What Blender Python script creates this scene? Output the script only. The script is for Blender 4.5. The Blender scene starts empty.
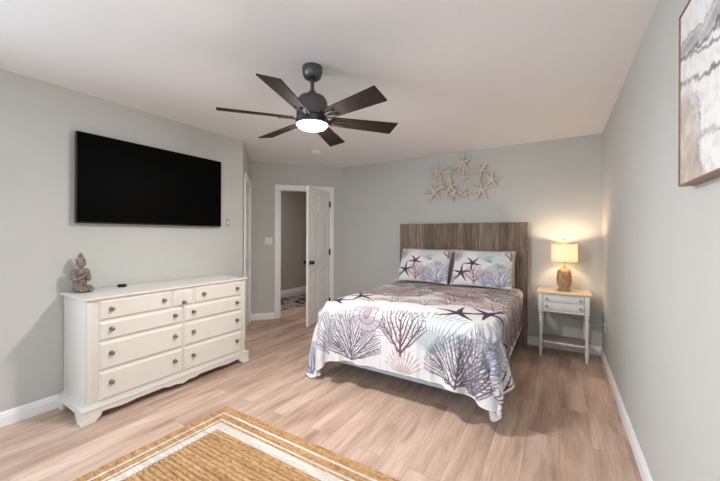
import bpy, bmesh, math, random
import numpy as np
from mathutils import Matrix, Vector

SC = bpy.context.scene
COL = SC.collection
R = math.radians
PI = math.pi

# ------------------------------------------------------------------ camera
FPX, YAW, CY, CAMH, ROLL = 318.7, R(32.0), 234.95, 1.3153, 0.0034
cam_d = bpy.data.cameras.new('camera')
cam = bpy.data.objects.new('camera', cam_d)
COL.objects.link(cam)
cam.matrix_world = (Matrix.Translation((0, 0, CAMH)) @ Matrix.Rotation(YAW, 4, 'Z')
                    @ Matrix.Rotation(R(90), 4, 'X') @ Matrix.Rotation(ROLL, 4, 'Z'))
cam_d.sensor_fit = 'HORIZONTAL'
cam_d.sensor_width = 36.0
cam_d.lens = 36.0 * FPX / 720.0
cam_d.shift_y = (CY - 240.5) / 720.0
cam_d.clip_start = 0.02
SC.camera = cam

# ------------------------------------------------------------------ world, lights, exposure
SC.view_settings.view_transform = 'Standard'
SC.view_settings.look = 'None'
SC.view_settings.gamma = 1.0
SC.view_settings.use_curve_mapping = False
SC.view_settings.exposure = 0.53
w = bpy.data.worlds.new('world')
SC.world = w
w.use_nodes = True
w.node_tree.nodes['Background'].inputs[0].default_value = (0.75, 0.86, 1.0, 1)
w.node_tree.nodes['Background'].inputs[1].default_value = 1.0
SC.cycles.max_bounces = 10
SC.cycles.diffuse_bounces = 6
SC.cycles.sample_clamp_indirect = 4.0
SC.cycles.sample_clamp_direct = 3.0
SC.cycles.use_denoising = True


def area_light(name, loc, rot, sx, sy, power, color):
    d = bpy.data.lights.new(name, 'AREA')
    d.shape = 'RECTANGLE'
    d.size, d.size_y = sx, sy
    d.energy = power
    d.color = color
    o = bpy.data.objects.new(name, d)
    COL.objects.link(o)
    o.location = loc
    o.rotation_euler = rot
    return o


# daylight entering by the windows behind the camera (left wall and rear wall) and an unseen fill light added to brighten the hallway
for wy in (-2.0, -0.85):
    area_light('window_daylight', (-3.30, wy, 1.40), (0, R(-83), 0), 1.5, 1.0, 38, (0.70, 0.85, 1.0))
area_light('window_daylight', (-0.75, -2.72, 1.35), (R(90), 0, 0), 1.6, 1.5, 6, (0.82, 0.91, 1.0))
area_light('hallway_fill', (-4.25, 3.75, 2.42), (0, 0, 0), 0.3, 0.3, 9, (1.0, 0.93, 0.85))

# ------------------------------------------------------------------ helpers


def lin(c):
    c = c / 255.0
    return c / 12.92 if c <= 0.04045 else ((c + 0.055) / 1.055) ** 2.4


def rgb(r, g, b):
    return (lin(r), lin(g), lin(b), 1.0)


class NT:
    """small node-tree builder"""

    def __init__(self, name, rough=0.5, metal=0.0, color=(0.8, 0.8, 0.8, 1), spec=0.5):
        self.m = bpy.data.materials.new(name)
        self.m.use_nodes = True
        self.t = self.m.node_tree
        self.b = self.t.nodes['Principled BSDF']
        self.out = self.t.nodes['Material Output']
        self.b.inputs['Roughness'].default_value = rough
        self.b.inputs['Metallic'].default_value = metal
        self.b.inputs['Base Color'].default_value = color
        self.b.inputs['Specular IOR Level'].default_value = spec

    def n(self, kind, **kw):
        nd = self.t.nodes.new(kind)
        for k, v in kw.items():
            if k.startswith('in_'):
                key = k[3:]
                key = int(key) if key.isdigit() else key.replace('_', ' ')
                nd.inputs[key].default_value = v
            else:
                setattr(nd, k, v)
        return nd

    def l(self, a, b):
        self.t.links.new(a, b)

    def coords(self, scale=(1, 1, 1), rot=(0, 0, 0), loc=(0, 0, 0)):
        tc = self.n('ShaderNodeTexCoord')
        mp = self.n('ShaderNodeMapping')
        mp.inputs['Scale'].default_value = scale
        mp.inputs['Rotation'].default_value = rot
        mp.inputs['Location'].default_value = loc
        self.l(tc.outputs['Object'], mp.inputs[0])
        return mp.outputs[0]

    def noise(self, vec, scale, detail=4, rough=0.6):
        nd = self.n('ShaderNodeTexNoise')
        nd.inputs['Scale'].default_value = scale
        nd.inputs['Detail'].default_value = detail
        nd.inputs['Roughness'].default_value = rough
        if vec is not None:
            self.l(vec, nd.inputs['Vector'])
        return nd.outputs['Fac']

    def ramp(self, fac, stops, interp='LINEAR'):
        nd = self.n('ShaderNodeValToRGB')
        cr = nd.color_ramp
        cr.interpolation = interp
        while len(cr.elements) < len(stops):
            cr.elements.new(0.5)
        for e, (p, c) in zip(cr.elements, stops):
            e.position = p
            e.color = c
        self.l(fac, nd.inputs[0])
        return nd.outputs[0]

    def mix(self, a, b, fac, mode='MIX'):
        nd = self.n('ShaderNodeMix', data_type='RGBA', blend_type=mode)
        for sock, val in ((nd.inputs[6], a), (nd.inputs[7], b), (nd.inputs[0], fac)):
            if hasattr(val, 'links'):
                self.l(val, sock)
            else:
                sock.default_value = val
        return nd.outputs[2]

    def bump(self, h, strength, dist=0.01):
        nd = self.n('ShaderNodeBump')
        nd.inputs['Strength'].default_value = strength
        nd.inputs['Distance'].default_value = dist
        self.l(h, nd.inputs['Height'])
        self.l(nd.outputs[0], self.b.inputs['Normal'])

    def base(self, sock):
        self.l(sock, self.b.inputs['Base Color'])


def noisy(name, c1, c2, scale=20, rough=0.5, metal=0.0, stretch=(1, 1, 1), bump=0.0, bdist=0.002, detail=5, spec=0.5):
    k = NT(name, rough, metal, c1, spec)
    v = k.coords(stretch)
    f = k.noise(v, scale, detail)
    k.base(k.ramp(f, [(0.3, c1), (0.7, c2)]))
    if bump:
        k.bump(f, bump, bdist)
    return k.m


MAT = {}
MAT['wall'] = noisy('wall_paint', rgb(198, 199, 195), rgb(201, 202, 198), 3, 0.75, bump=0.05, bdist=0.001, spec=0.2)
MAT['hall'] = noisy('hall_paint', rgb(186, 182, 176), rgb(189, 185, 179), 3, 0.8, bump=0.05, bdist=0.001, spec=0.2)
MAT['ceil'] = noisy('ceiling_paint', rgb(238, 238, 239), rgb(241, 241, 242), 60, 0.9, bump=0.1, bdist=0.001, spec=0.1)
MAT['trim'] = noisy('white_trim_paint', rgb(244, 244, 246), rgb(248, 248, 250), 8, 0.4)
MAT['door'] = noisy('door_paint', rgb(242, 241, 240), rgb(245, 244, 243), 8, 0.45)
MAT['black_metal'] = noisy('black_metal', rgb(26, 25, 25), rgb(34, 32, 32), 30, 0.4, 0.6)
MAT['plastic'] = noisy('white_plastic', rgb(228, 228, 226), rgb(234, 234, 232), 10, 0.35)
MAT['black_gloss'] = noisy('black_plastic', rgb(14, 14, 15), rgb(18, 18, 19), 30, 0.35)
MAT['screen'] = noisy('dark_screen', (0.0006, 0.0006, 0.0007, 1), (0.0008, 0.0008, 0.0009, 1), 5, 0.6, spec=0.06)
MAT['cream'] = noisy('cream_paint', rgb(227, 224, 217), rgb(224, 220, 213), 6, 0.42, stretch=(1, 1, 6), bump=0.03)
MAT['stand_white'] = noisy('distressed_white_paint', rgb(240, 239, 235), rgb(230, 227, 220), 14, 0.5, bump=0.05)
MAT['stand_top'] = noisy('limed_wood', rgb(224, 208, 184), rgb(206, 188, 164), 7, 0.45, stretch=(1, 10, 10), bump=0.05)
MAT['shelf_wood'] = noisy('greyed_shelf_wood', rgb(172, 154, 142), rgb(150, 134, 122), 7, 0.55, stretch=(1, 10, 10), bump=0.05)
MAT['knob'] = noisy('aged_brass', rgb(176, 158, 130), rgb(140, 122, 98), 60, 0.32, 0.85)
MAT['pewter'] = noisy('pewter', rgb(176, 172, 166), rgb(146, 142, 138), 60, 0.35, 0.8)
MAT['stone'] = noisy('weathered_stone', rgb(160, 148, 138), rgb(84, 74, 68), 42, 0.85, bump=0.5, bdist=0.004)
MAT['fan_metal'] = noisy('gunmetal', rgb(92, 92, 96), rgb(104, 103, 106), 40, 0.34, 0.85)
MAT['star_metal'] = noisy('champagne_metal', rgb(238, 227, 214), rgb(214, 200, 184), 40, 0.45, 0.2)
MAT['lightblue'] = noisy('pale_blue_ticking', rgb(172, 190, 204), rgb(180, 197, 210), 40, 0.8)
MAT['mattress'] = noisy('mattress_cloth', rgb(230, 230, 228), rgb(222, 222, 220), 60, 0.9)
MAT['frame_metal'] = noisy('dark_bed_steel', rgb(48, 42, 40), rgb(60, 54, 50), 30, 0.5, 0.4)
MAT['cord'] = noisy('grey_cord', rgb(150, 148, 144), rgb(140, 138, 134), 30, 0.5)
MAT['gold'] = noisy('gold_metal', rgb(206, 170, 110), rgb(190, 152, 92), 40, 0.3, 0.9)
MAT['pic_frame'] = noisy('walnut_strip', rgb(160, 122, 96), rgb(136, 100, 78), 8, 0.5, stretch=(8, 1, 8))

MAT['arm_metal'] = noisy('dark_bronze', rgb(52, 44, 40), rgb(64, 54, 48), 40, 0.5, 0.5)
# fan blade
k = NT('dark_walnut_blade', 0.7, 0.0, spec=0.12)
f = k.noise(k.coords((3, 40, 40)), 3, 6)
k.base(k.ramp(f, [(0.3, rgb(42, 35, 32)), (0.7, rgb(60, 51, 46))]))
MAT['blade'] = k.m

# lamp wood
k = NT('carved_brown_wood', 0.5, 0.0, spec=0.35)
f = k.noise(k.coords((30, 30, 5)), 3, 5)
k.base(k.ramp(f, [(0.3, rgb(138, 104, 76)), (0.7, rgb(204, 170, 134))]))
k.bump(f, 0.2, 0.003)
MAT['lamp_wood'] = k.m

# lamp shade linen : diffuse + translucent
k = NT('linen_shade', 0.9)
tr = k.n('ShaderNodeBsdfTranslucent')
df = k.n('ShaderNodeBsdfDiffuse')
v = k.coords((1, 1, 1))
f = k.noise(v, 160, 2)
c = k.ramp(f, [(0.35, rgb(246, 236, 222)), (0.65, rgb(252, 244, 232))])
k.l(c, tr.inputs['Color'])
k.l(c, df.inputs['Color'])
ms = k.n('ShaderNodeMixShader')
ms.inputs[0].default_value = 0.27
k.l(df.outputs[0], ms.inputs[1])
k.l(tr.outputs[0], ms.inputs[2])
k.l(ms.outputs[0], k.out.inputs['Surface'])
MAT['shade'] = k.m


def emissive(name, color, strength):
    k = NT(name, 0.5, 0, color)
    k.b.inputs['Emission Color'].default_value = color
    k.b.inputs['Emission Strength'].default_value = strength
    return k.m


MAT['fan_glow'] = emissive('lit_frosted_glass', (1.0, 0.945, 0.89, 1), 245.0)
MAT['bulb'] = emissive('lit_bulb', (1.0, 0.78, 0.55, 1), 12.0)

# floor: wide oak planks running along Y
k = NT('oak_plank_floor', 0.42, 0.0, spec=0.35)
v = k.coords((1, 1, 1), (0, 0, R(90)))
br = k.n('ShaderNodeTexBrick', offset=0.37, offset_frequency=2)
br.inputs['Scale'].default_value = 1.0
br.inputs['Brick Width'].default_value = 1.22
br.inputs['Row Height'].default_value = 0.18
br.inputs['Mortar Size'].default_value = 0.0012
br.inputs['Mortar Smooth'].default_value = 0.2
br.inputs['Bias'].default_value = 0.0
br.inputs['Color1'].default_value = (0, 0, 0, 1)
br.inputs['Color2'].default_value = (1, 1, 1, 1)
br.inputs['Mortar'].default_value = (0.5, 0.5, 0.5, 1)
k.l(v, br.inputs['Vector'])
# per plank shift of the grain
sep = k.n('ShaderNodeSeparateColor')
k.l(br.outputs['Color'], sep.inputs[0])
mul = k.n('ShaderNodeMath', operation='MULTIPLY')
mul.inputs[1].default_value = 37.0
k.l(sep.outputs[0], mul.inputs[0])
cmb = k.n('ShaderNodeCombineXYZ')
k.l(mul.outputs[0], cmb.inputs[0])
k.l(mul.outputs[0], cmb.inputs[2])
add = k.n('ShaderNodeVectorMath', operation='ADD')
k.l(v, add.inputs[0])
k.l(cmb.outputs[0], add.inputs[1])
mp = k.n('ShaderNodeMapping')
mp.inputs['Scale'].default_value = (1.0, 7, 1)
k.l(add.outputs[0], mp.inputs[0])
g1 = k.noise(mp.outputs[0], 1.6, 6, 0.62)
mp2 = k.n('ShaderNodeMapping')
mp2.inputs['Scale'].default_value = (1.0, 5.0, 1)
k.l(add.outputs[0], mp2.inputs[0])
g2 = k.noise(mp2.outputs[0], 1.3, 3, 0.5)
col = k.ramp(g1, [(0.22, rgb(168, 143, 128)), (0.40, rgb(206, 180, 163)), (0.58, rgb(222, 198, 182)), (0.8, rgb(236, 215, 201))])
tone = k.ramp(g2, [(0.3, rgb(212, 202, 196)), (0.62, rgb(255, 253, 250))])
col = k.mix(col, tone, 0.9, 'MULTIPLY')
ptone = k.ramp(sep.outputs[0], [(0.0, rgb(232, 226, 224)), (1.0, rgb(255, 255, 255))])
col = k.mix(col, ptone, 0.8, 'MULTIPLY')
mp4 = k.n('ShaderNodeMapping')
mp4.inputs['Scale'].default_value = (3.0, 60, 1)
k.l(add.outputs[0], mp4.inputs[0])
g4 = k.noise(mp4.outputs[0], 1.5, 5, 0.7)
fine = k.ramp(g4, [(0.32, rgb(208, 198, 192)), (0.55, rgb(255, 255, 255))])
col = k.mix(col, fine, 0.5, 'MULTIPLY')
# knots and dark streaks
mp3 = k.n('ShaderNodeMapping')
mp3.inputs['Scale'].default_value = (1.6, 11.0, 1)
k.l(add.outputs[0], mp3.inputs[0])
g3 = k.noise(mp3.outputs[0], 1.0, 2, 0.5)
kn = k.ramp(g3, [(0.62, (0, 0, 0, 1)), (0.78, (1, 1, 1, 1))])
kf = k.n('ShaderNodeMath', operation='MULTIPLY')
kf.inputs[1].default_value = 0.55
k.l(kn, kf.inputs[0])
col = k.mix(col, rgb(120, 96, 84), kf.outputs[0])
sf = k.n('ShaderNodeMath', operation='MULTIPLY')
sf.inputs[1].default_value = 0.6
k.l(br.outputs['Fac'], sf.inputs[0])
col = k.mix(col, rgb(124, 98, 84), sf.outputs[0])
k.base(col)
k.bump(g1, 0.06, 0.002)
MAT['floor'] = k.m

# headboard planks
k = NT('weathered_board', 0.75, 0.0, spec=0.2)
gi = k.n('ShaderNodeNewGeometry')
tc = k.n('ShaderNodeTexCoord')
av = k.n('ShaderNodeVectorMath', operation='SCALE')
cm = k.n('ShaderNodeCombineXYZ')
k.l(gi.outputs['Random Per Island'], cm.inputs[0])
k.l(gi.outputs['Random Per Island'], cm.inputs[2])
k.l(cm.outputs[0], av.inputs[0])
av.inputs['Scale'].default_value = 23.0
ad = k.n('ShaderNodeVectorMath', operation='ADD')
k.l(tc.outputs['Object'], ad.inputs[0])
k.l(av.outputs[0], ad.inputs[1])
mp = k.n('ShaderNodeMapping')
mp.inputs['Scale'].default_value = (22, 22, 1.6)
k.l(ad.outputs[0], mp.inputs[0])
f = k.noise(mp.outputs[0], 1.6, 6, 0.65)
c = k.ramp(f, [(0.28, rgb(98, 83, 72)), (0.5, rgb(146, 130, 116)), (0.72, rgb(178, 163, 149))])
t = k.ramp(gi.outputs['Random Per Island'], [(0, rgb(196, 186, 178)), (1, rgb(255, 255, 255))])
k.base(k.mix(c, t, 1.0, 'MULTIPLY'))
k.bump(f, 0.25, 0.004)
MAT['board'] = k.m

# jute (two yarns)
for nm, ca, cb, cc in (('jute', rgb(116, 84, 54), rgb(196, 155, 112), rgb(224, 190, 148)),
                       ('white_yarn', rgb(200, 194, 186), rgb(226, 222, 216), rgb(236, 233, 229))):
    k = NT(nm, 0.95, 0.0, spec=0.1)
    v = k.coords((22, 70, 30))
    f = k.noise(v, 1.5, 5, 0.7)
    f2 = k.noise(k.coords((1.2, 20, 1)), 1.5, 3, 0.6)
    c = k.ramp(f, [(0.25, ca), (0.5, cb), (0.75, cc)])
    t = k.ramp(f2, [(0.3, rgb(205, 196, 186)), (0.65, rgb(255, 255, 255))])
    k.base(k.mix(c, t, 0.7, 'MULTIPLY'))
    k.bump(f, 0.6, 0.006)
    MAT[nm] = k.m

# printed cloth: colour attribute woven into the fabric
k = NT('printed_cotton', 0.9, 0.0, spec=0.15)
at = k.n('ShaderNodeAttribute', attribute_name='print')
k.base(at.outputs['Color'])
f = k.noise(k.coords(), 38, 3)
k.bump(f, 0.25, 0.012)
MAT['print'] = k.m
MAT['pillow_cloth'] = noisy('grey_taupe_cotton', rgb(190, 184, 182), rgb(200, 195, 193), 30, 0.9, bump=0.1)

# abstract canvas
k = NT('abstract_canvas', 0.7, 0.0, spec=0.2)


def mth(op, a, b=None, c=None, clamp=False):
    nd = k.n('ShaderNodeMath', operation=op, use_clamp=clamp)
    for i, x in enumerate((a, b, c)):
        if x is None:
            continue
        if hasattr(x, 'links'):
            k.l(x, nd.inputs[i])
        else:
            nd.inputs[i].default_value = x
    return nd.outputs[0]


tc = k.n('ShaderNodeTexCoord')
sp = k.n('ShaderNodeSeparateXYZ')
k.l(tc.outputs['Object'], sp.inputs[0])
nA = k.noise(k.coords((1, 1, 1)), 7, 5, 0.65)
nB = k.noise(k.coords((1, 1, 1), loc=(3, 7, 1)), 26, 5, 0.7)
nC = k.noise(k.coords((1, 1, 1), loc=(9, 2, 5)), 9, 3, 0.6)
zz = mth('ADD', sp.outputs['Z'], mth('ADD', mth('MULTIPLY_ADD', nA, 0.13, -0.065), mth('MULTIPLY_ADD', nB, 0.03, -0.015)))
c = k.ramp(nB, [(0.25, rgb(214, 211, 211)), (0.5, rgb(240, 239, 239)), (0.75, rgb(248, 247, 247))])
for off, slope, wd, colr_, amt in ((0.125, 0.09, 0.034, rgb(150, 147, 149), .9), (0.098, 0.085, 0.010, rgb(84, 82, 86), .95), (0.158, 0.09, 0.008, rgb(120, 117, 120), .7),
                                   (0.050, 0.185, 0.009, rgb(110, 106, 108), .85), (-0.048, 0.22, 0.011, rgb(92, 88, 90), .9), (-0.20, 0.10, 0.012, rgb(140, 134, 134), .7)):
    dd_ = mth('ABSOLUTE', mth('SUBTRACT', zz, mth('MULTIPLY_ADD', sp.outputs['Y'], slope, off)))
    mk = mth('SUBTRACT', 1.0, mth('DIVIDE', dd_, wd), clamp=True)
    mk = mth('MULTIPLY', mk, mth('MULTIPLY_ADD', nC, 3.2, -0.9, clamp=True))
    mk = mth('MULTIPLY', mth('POWER', mk, 0.6), amt)
    c = k.mix(c, colr_, mk)
# sandy lower corner with a ragged grey edge
ed = mth('SUBTRACT', sp.outputs['Y'], mth('MULTIPLY_ADD', sp.outputs['Z'], 0.42, 0.325))
ed = mth('ADD', ed, mth('ADD', mth('MULTIPLY_ADD', nA, 0.30, -0.15), mth('MULTIPLY_ADD', nB, 0.07, -0.035)))
low = mth('MULTIPLY_ADD', zz, -14.0, 0.6, clamp=True)
sm_ = mth('MULTIPLY', mth('MULTIPLY_ADD', ed, 34.0, 0.0, clamp=True), low)
sand = k.ramp(nC, [(0.3, rgb(178, 168, 160)), (0.5, rgb(203, 193, 184)), (0.7, rgb(228, 222, 216))])
c = k.mix(c, sand, sm_)
eg = mth('SUBTRACT', 1.0, mth('DIVIDE', mth('ABSOLUTE', ed), 0.012), clamp=True)
c = k.mix(c, rgb(112, 106, 106), mth('MULTIPLY', mth('MULTIPLY', eg, low), mth('MULTIPLY_ADD', nC, 3.0, -0.8, clamp=True)))
k.base(c)
k.bump(nB, 0.3, 0.004)
MAT['canvas'] = k.m

# hall rug: broad pale and dark stripes
k = NT('hall_rug_cloth', 0.95, 0.0, spec=0.1)
f = k.noise(k.coords((2.2, 5.0, 1), (0, 0, R(35))), 1.5, 3, 0.6)
k.base(k.ramp(f, [(0.36, rgb(28, 29, 34)), (0.44, rgb(40, 41, 47)), (0.5, rgb(150, 146, 144)), (0.7, rgb(172, 168, 166))]))
MAT['hall_rug'] = k.m


# ------------------------------------------------------------------ mesh builder
class MB:
    def __init__(self):
        self.v, self.f, self.mi = [], [], []

    def add(self, vs, fs, mi=0, M=None):
        o = len(self.v)
        if M is not None:
            vs = [M @ Vector(p) for p in vs]
        self.v += [tuple(p) for p in vs]
        self.f += [tuple(i + o for i in q) for q in fs]
        self.mi += [mi] * len(fs)
        return self

    def bm(self, b, mi=0, M=None):
        b.verts.ensure_lookup_table()
        for i, x in enumerate(b.verts):
            x.index = i
        self.add([x.co.copy() for x in b.verts], [[x.index for x in q.verts] for q in b.faces], mi, M)
        b.free()
        return self

    def box(self, x0, x1, y0, y1, z0, z1, bev=0.0, seg=2, mi=0, M=None):
        b = bmesh.new()
        bmesh.ops.create_cube(b, size=1.0)
        for q in b.verts:
            q.co = Vector(((x0 + x1) / 2 + q.co.x * (x1 - x0), (y0 + y1) / 2 + q.co.y * (y1 - y0),
                           (z0 + z1) / 2 + q.co.z * (z1 - z0)))
        if bev > 0:
            bmesh.ops.bevel(b, geom=list(b.edges), offset=bev, segments=seg, profile=0.5, affect='EDGES')
        return self.bm(b, mi, M)

    def lathe(self, prof, seg=28, mi=0, M=None, flute=None):
        vs, fs = [], []
        n = len(prof)
        for i, (r, z) in enumerate(prof):
            for j in range(seg):
                a = 2 * PI * j / seg
                rr = max(r, 1e-5)
                if flute:
                    rr *= flute(a, i / (n - 1))
                vs.append((rr * math.cos(a), rr * math.sin(a), z))
        for i in range(n - 1):
            for j in range(seg):
                a, b2 = i * seg + j, i * seg + (j + 1) % seg
                fs.append((a, b2, b2 + seg, a + seg))
        if prof[0][0] > 1e-4:
            fs.append(tuple(reversed(range(seg))))
        if prof[-1][0] > 1e-4:
            fs.append(tuple(range((n - 1) * seg, n * seg)))
        return self.add(vs, fs, mi, M)

    def tube(self, pts, rad, seg=10, mi=0, M=None, squash=1.0):
        pts = [Vector(p) for p in pts]
        n = len(pts)
        if not hasattr(rad, '__len__'):
            rad = [rad] * n
        vs, fs = [], []
        up = None
        for i, p in enumerate(pts):
            t = (pts[min(i + 1, n - 1)] - pts[max(i - 1, 0)]).normalized()
            if up is None:
                up = Vector((0, 0, 1)) if abs(t.z) < 0.9 else Vector((1, 0, 0))
            s = t.cross(up).normalized()
            up = s.cross(t).normalized()
            for j in range(seg):
                a = 2 * PI * j / seg
                vs.append(p + s * math.cos(a) * rad[i] + up * math.sin(a) * rad[i] * squash)
        for i in range(n - 1):
            for j in range(seg):
                a, b2 = i * seg + j, i * seg + (j + 1) % seg
                fs.append((a, b2, b2 + seg, a + seg))
        fs.append(tuple(reversed(range(seg))))
        fs.append(tuple(range((n - 1) * seg, n * seg)))
        return self.add(vs, fs, mi, M)

    def prism(self, poly, h0, h1, mi=0, M=None):
        """poly in local XY extruded along local Z from h0 to h1"""
        n = len(poly)
        vs = [(x, y, h0) for x, y in poly] + [(x, y, h1) for x, y in poly]
        fs = [tuple(reversed(range(n))), tuple(range(n, 2 * n))]
        fs += [(i, (i + 1) % n, (i + 1) % n + n, i + n) for i in range(n)]
        return self.add(vs, fs, mi, M)

    def ball(self, c, r, seg=16, mi=0, M=None):
        b = bmesh.new()
        bmesh.ops.create_uvsphere(b, u_segments=seg, v_segments=max(6, seg // 2 + 2), radius=1.0)
        if not hasattr(r, '__len__'):
            r = (r, r, r)
        for q in b.verts:
            q.co = Vector((c[0] + q.co.x * r[0], c[1] + q.co.y * r[1], c[2] + q.co.z * r[2]))
        return self.bm(b, mi, M)

    def build(self, name, mats, parent=None, smooth=True, angle=35, fix=True):
        me = bpy.data.meshes.new(name)
        me.from_pydata(self.v, [], self.f)
        if fix:
            b = bmesh.new()
            b.from_mesh(me)
            bmesh.ops.recalc_face_normals(b, faces=b.faces)
            b.to_mesh(me)
            b.free()
        if not isinstance(mats, (list, tuple)):
            mats = [mats]
        for m in mats:
            me.materials.append(MAT[m] if isinstance(m, str) else m)
        if len(mats) > 1:
            me.polygons.foreach_set('material_index', self.mi)
        if smooth:
            me.polygons.foreach_set('use_smooth', [True] * len(me.polygons))
            me.set_sharp_from_angle(angle=R(angle))
        me.update()
        o = bpy.data.objects.new(name, me)
        COL.objects.link(o)
        if parent is not None:
            o.parent = parent
        return o


def tag(o, label=None, cat=None, group=None, kind=None):
    if label:
        o['label'] = label
    if cat:
        o['category'] = cat
    if group:
        o['group'] = group
    if kind:
        o['kind'] = kind
    return o


def empty(name, loc, rz, label, cat, group=None):
    o = bpy.data.objects.new(name, None)
    o.empty_display_size = 0.1
    COL.objects.link(o)
    o.location = loc
    o.rotation_euler = (0, 0, rz)
    return tag(o, label, cat, group)


def copy_tree(o, parent=None):
    c = o.copy()
    COL.objects.link(c)
    if parent is not None:
        c.parent = parent
    for ch in list(o.children):
        copy_tree(ch, c)
    return c


def struct(o, label=None, cat=None):
    o['kind'] = 'structure'
    return tag(o, label, cat)


# ------------------------------------------------------------------ room shell
XL, XR, YB, YR, H = -3.227, 0.400, 4.368, -2.70, 2.44
PA = Vector((-3.227, 2.502))       # outside corner where the slanted closet wall starts
PI_ = Vector((-4.02, 3.255))       # inner corner closet wall / door wall
PC = Vector((-3.065, 4.368))       # corner door wall / back wall


def frame_of(p0, p1):
    """local frame: x along the wall, y INTO the room, z up"""
    t = (p1 - p0).normalized()
    n = Vector((t.y, -t.x))
    return Matrix(((t.x, n.x, 0, p0.x), (t.y, n.y, 0, p0.y), (0, 0, 1, 0), (0, 0, 0, 1))), (p1 - p0).length


def wall(name, p0, p1, openings=(), thick=0.11, mat='wall', label=None, flip=False):
    p0, p1 = Vector(p0), Vector(p1)
    M, L = frame_of(p0, p1)
    b = MB()
    xs = 0.0
    for (s0, s1, z0, z1) in sorted(openings):
        b.box(xs, s0, -thick, 0, 0, H, M=M)
        if z0 > 0:
            b.box(s0, s1, -thick, 0, 0, z0, M=M)
        b.box(s0, s1, -thick, 0, z1, H, M=M)
        xs = s1
    b.box(xs, L, -thick, 0, 0, H, M=M)
    return struct(b.build(name, mat, smooth=False), label, 'wall')


fl = MB().box(-5.3, 0.55, -2.85, 6.2, -0.1, 0.0).build('floor', 'floor', smooth=False)
struct(fl, 'light oak plank floor', 'floor')
ce = MB().box(-5.3, 0.55, -2.85, 6.2, H, H + 0.1).build('ceiling', 'ceil', smooth=False)
struct(ce, 'flat white ceiling of the bedroom', 'ceiling')

# closet opening on the slanted wall, door opening on the door wall
CS0, CS1, DZ = 0.225, 0.965, 2.035
DS0, DS1 = 0.432, 1.238
WL = [(wy - YR - .5, wy - YR + .5, 0.65, 2.15) for wy in (-2.0, -0.85)]
wall('wall_left', (XL, YR), PA, WL, label='pale grey wall behind the television and dresser')
wall('wall_closet', PA, PI_, [(CS0, CS1, 0, DZ)], label='short slanted grey wall with a white closet door')
wall('wall_door', PI_, PC, [(DS0, DS1, 0, DZ)], label='slanted grey wall with the open white door')
wall('wall_back', PC, (XR, YB), label='grey wall behind the headboard')
wall('wall_right', (XR, YB), (XR, YR), label='grey wall under the abstract canvas')
# rear wall with one wide window (behind the camera)
W1 = (0.325 + 0.0, 1.975, 0.58, 2.12)
wall('wall_rear', (XR, YR), (XL, YR), [W1], label='grey wall with a wide window')
for i, (p0, p1, (s0, s1, z0, z1)) in enumerate((((XR, YR), (XL, YR), W1), ((XL, YR), PA, WL[0]), ((XL, YR), PA, WL[1])), 1):
    M, L = frame_of(Vector(p0), Vector(p1))
    b = MB()
    for (a0, a1, c0, c1) in ((s0 - .08, s0, z0 - .08, z1 + .08), (s1, s1 + .08, z0 - .08, z1 + .08),
                             (s0, s1, z1, z1 + .08), (s0, s1, z0 - .08, z0)):
        b.box(a0, a1, -0.11, 0.015, c0, c1, 0.004, M=M)
    struct(b.build('window_%d' % i, 'trim'), 'white window frame behind the camera', 'window')
# hallway beyond the door
wall('wall_hall_far', (-5.10, 2.6), (-5.10, 6.1), mat='hall', label='grey hallway wall seen through the open door')
wall('wall_hall_end', (-5.10, 6.1), (-2.90, 6.1), mat='hall', label='end wall of the hallway')
wall('wall_hall_near', (-2.90, 6.1), (-2.90, 4.47), mat='hall', label='near side wall of the hallway')
wall('wall_hall_south', (-4.10, 3.36), (-5.10, 3.0), mat='hall', label='wall at the near end of the hallway')


def baseboard(name, p0, p1, label, s0=0.0, s1=None, h=0.098):
    M, L = frame_of(Vector(p0), Vector(p1))
    s1 = L if s1 is None else s1
    prof = [(0, 0), (0.016, 0), (0.016, h * 0.68), (0.012, h * 0.74), (0.011, h * 0.86), (0.006, h * 0.93), (0.004, h), (0, h)]
    vs = [(s0, y, z) for y, z in prof] + [(s1, y, z) for y, z in prof]
    n = len(prof)
    fs = [tuple(range(n)), tuple(reversed(range(n, 2 * n)))] + [(i, (i + 1) % n, (i + 1) % n + n, i + n) for i in range(n)]
    return struct(MB().add(vs, fs, 0, M).build(name, 'trim', smooth=False), label, 'baseboard')


baseboard('baseboard_left', (XL, YR), PA, 'white baseboard beneath the television wall')
LC = (PI_ - PA).length
baseboard('baseboard_closet', PA, PI_, 'white baseboard at the outer corner of the closet wall', 0.0, CS0 - 0.068)
baseboard('baseboard_door', PI_, PC, 'white baseboard left of the open door', 0.0, DS0 - 0.07)
baseboard('baseboard_hinge', PI_, PC, 'white baseboard between door trim and back wall', DS1 + 0.07, None)
baseboard('baseboard_back', PC, (XR, YB), 'white baseboard along the headboard wall')
baseboard('baseboard_right', (XR, YB), (XR, YR), 'white baseboard along the wall with the canvas')
baseboard('baseboard_rear', (XR, YR), (XL, YR), 'white baseboard below the windows')
baseboard('baseboard_hall', (-5.10, 2.6), (-5.10, 6.1), 'white baseboard along the hallway wall', 0, None, 0.10)


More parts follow.
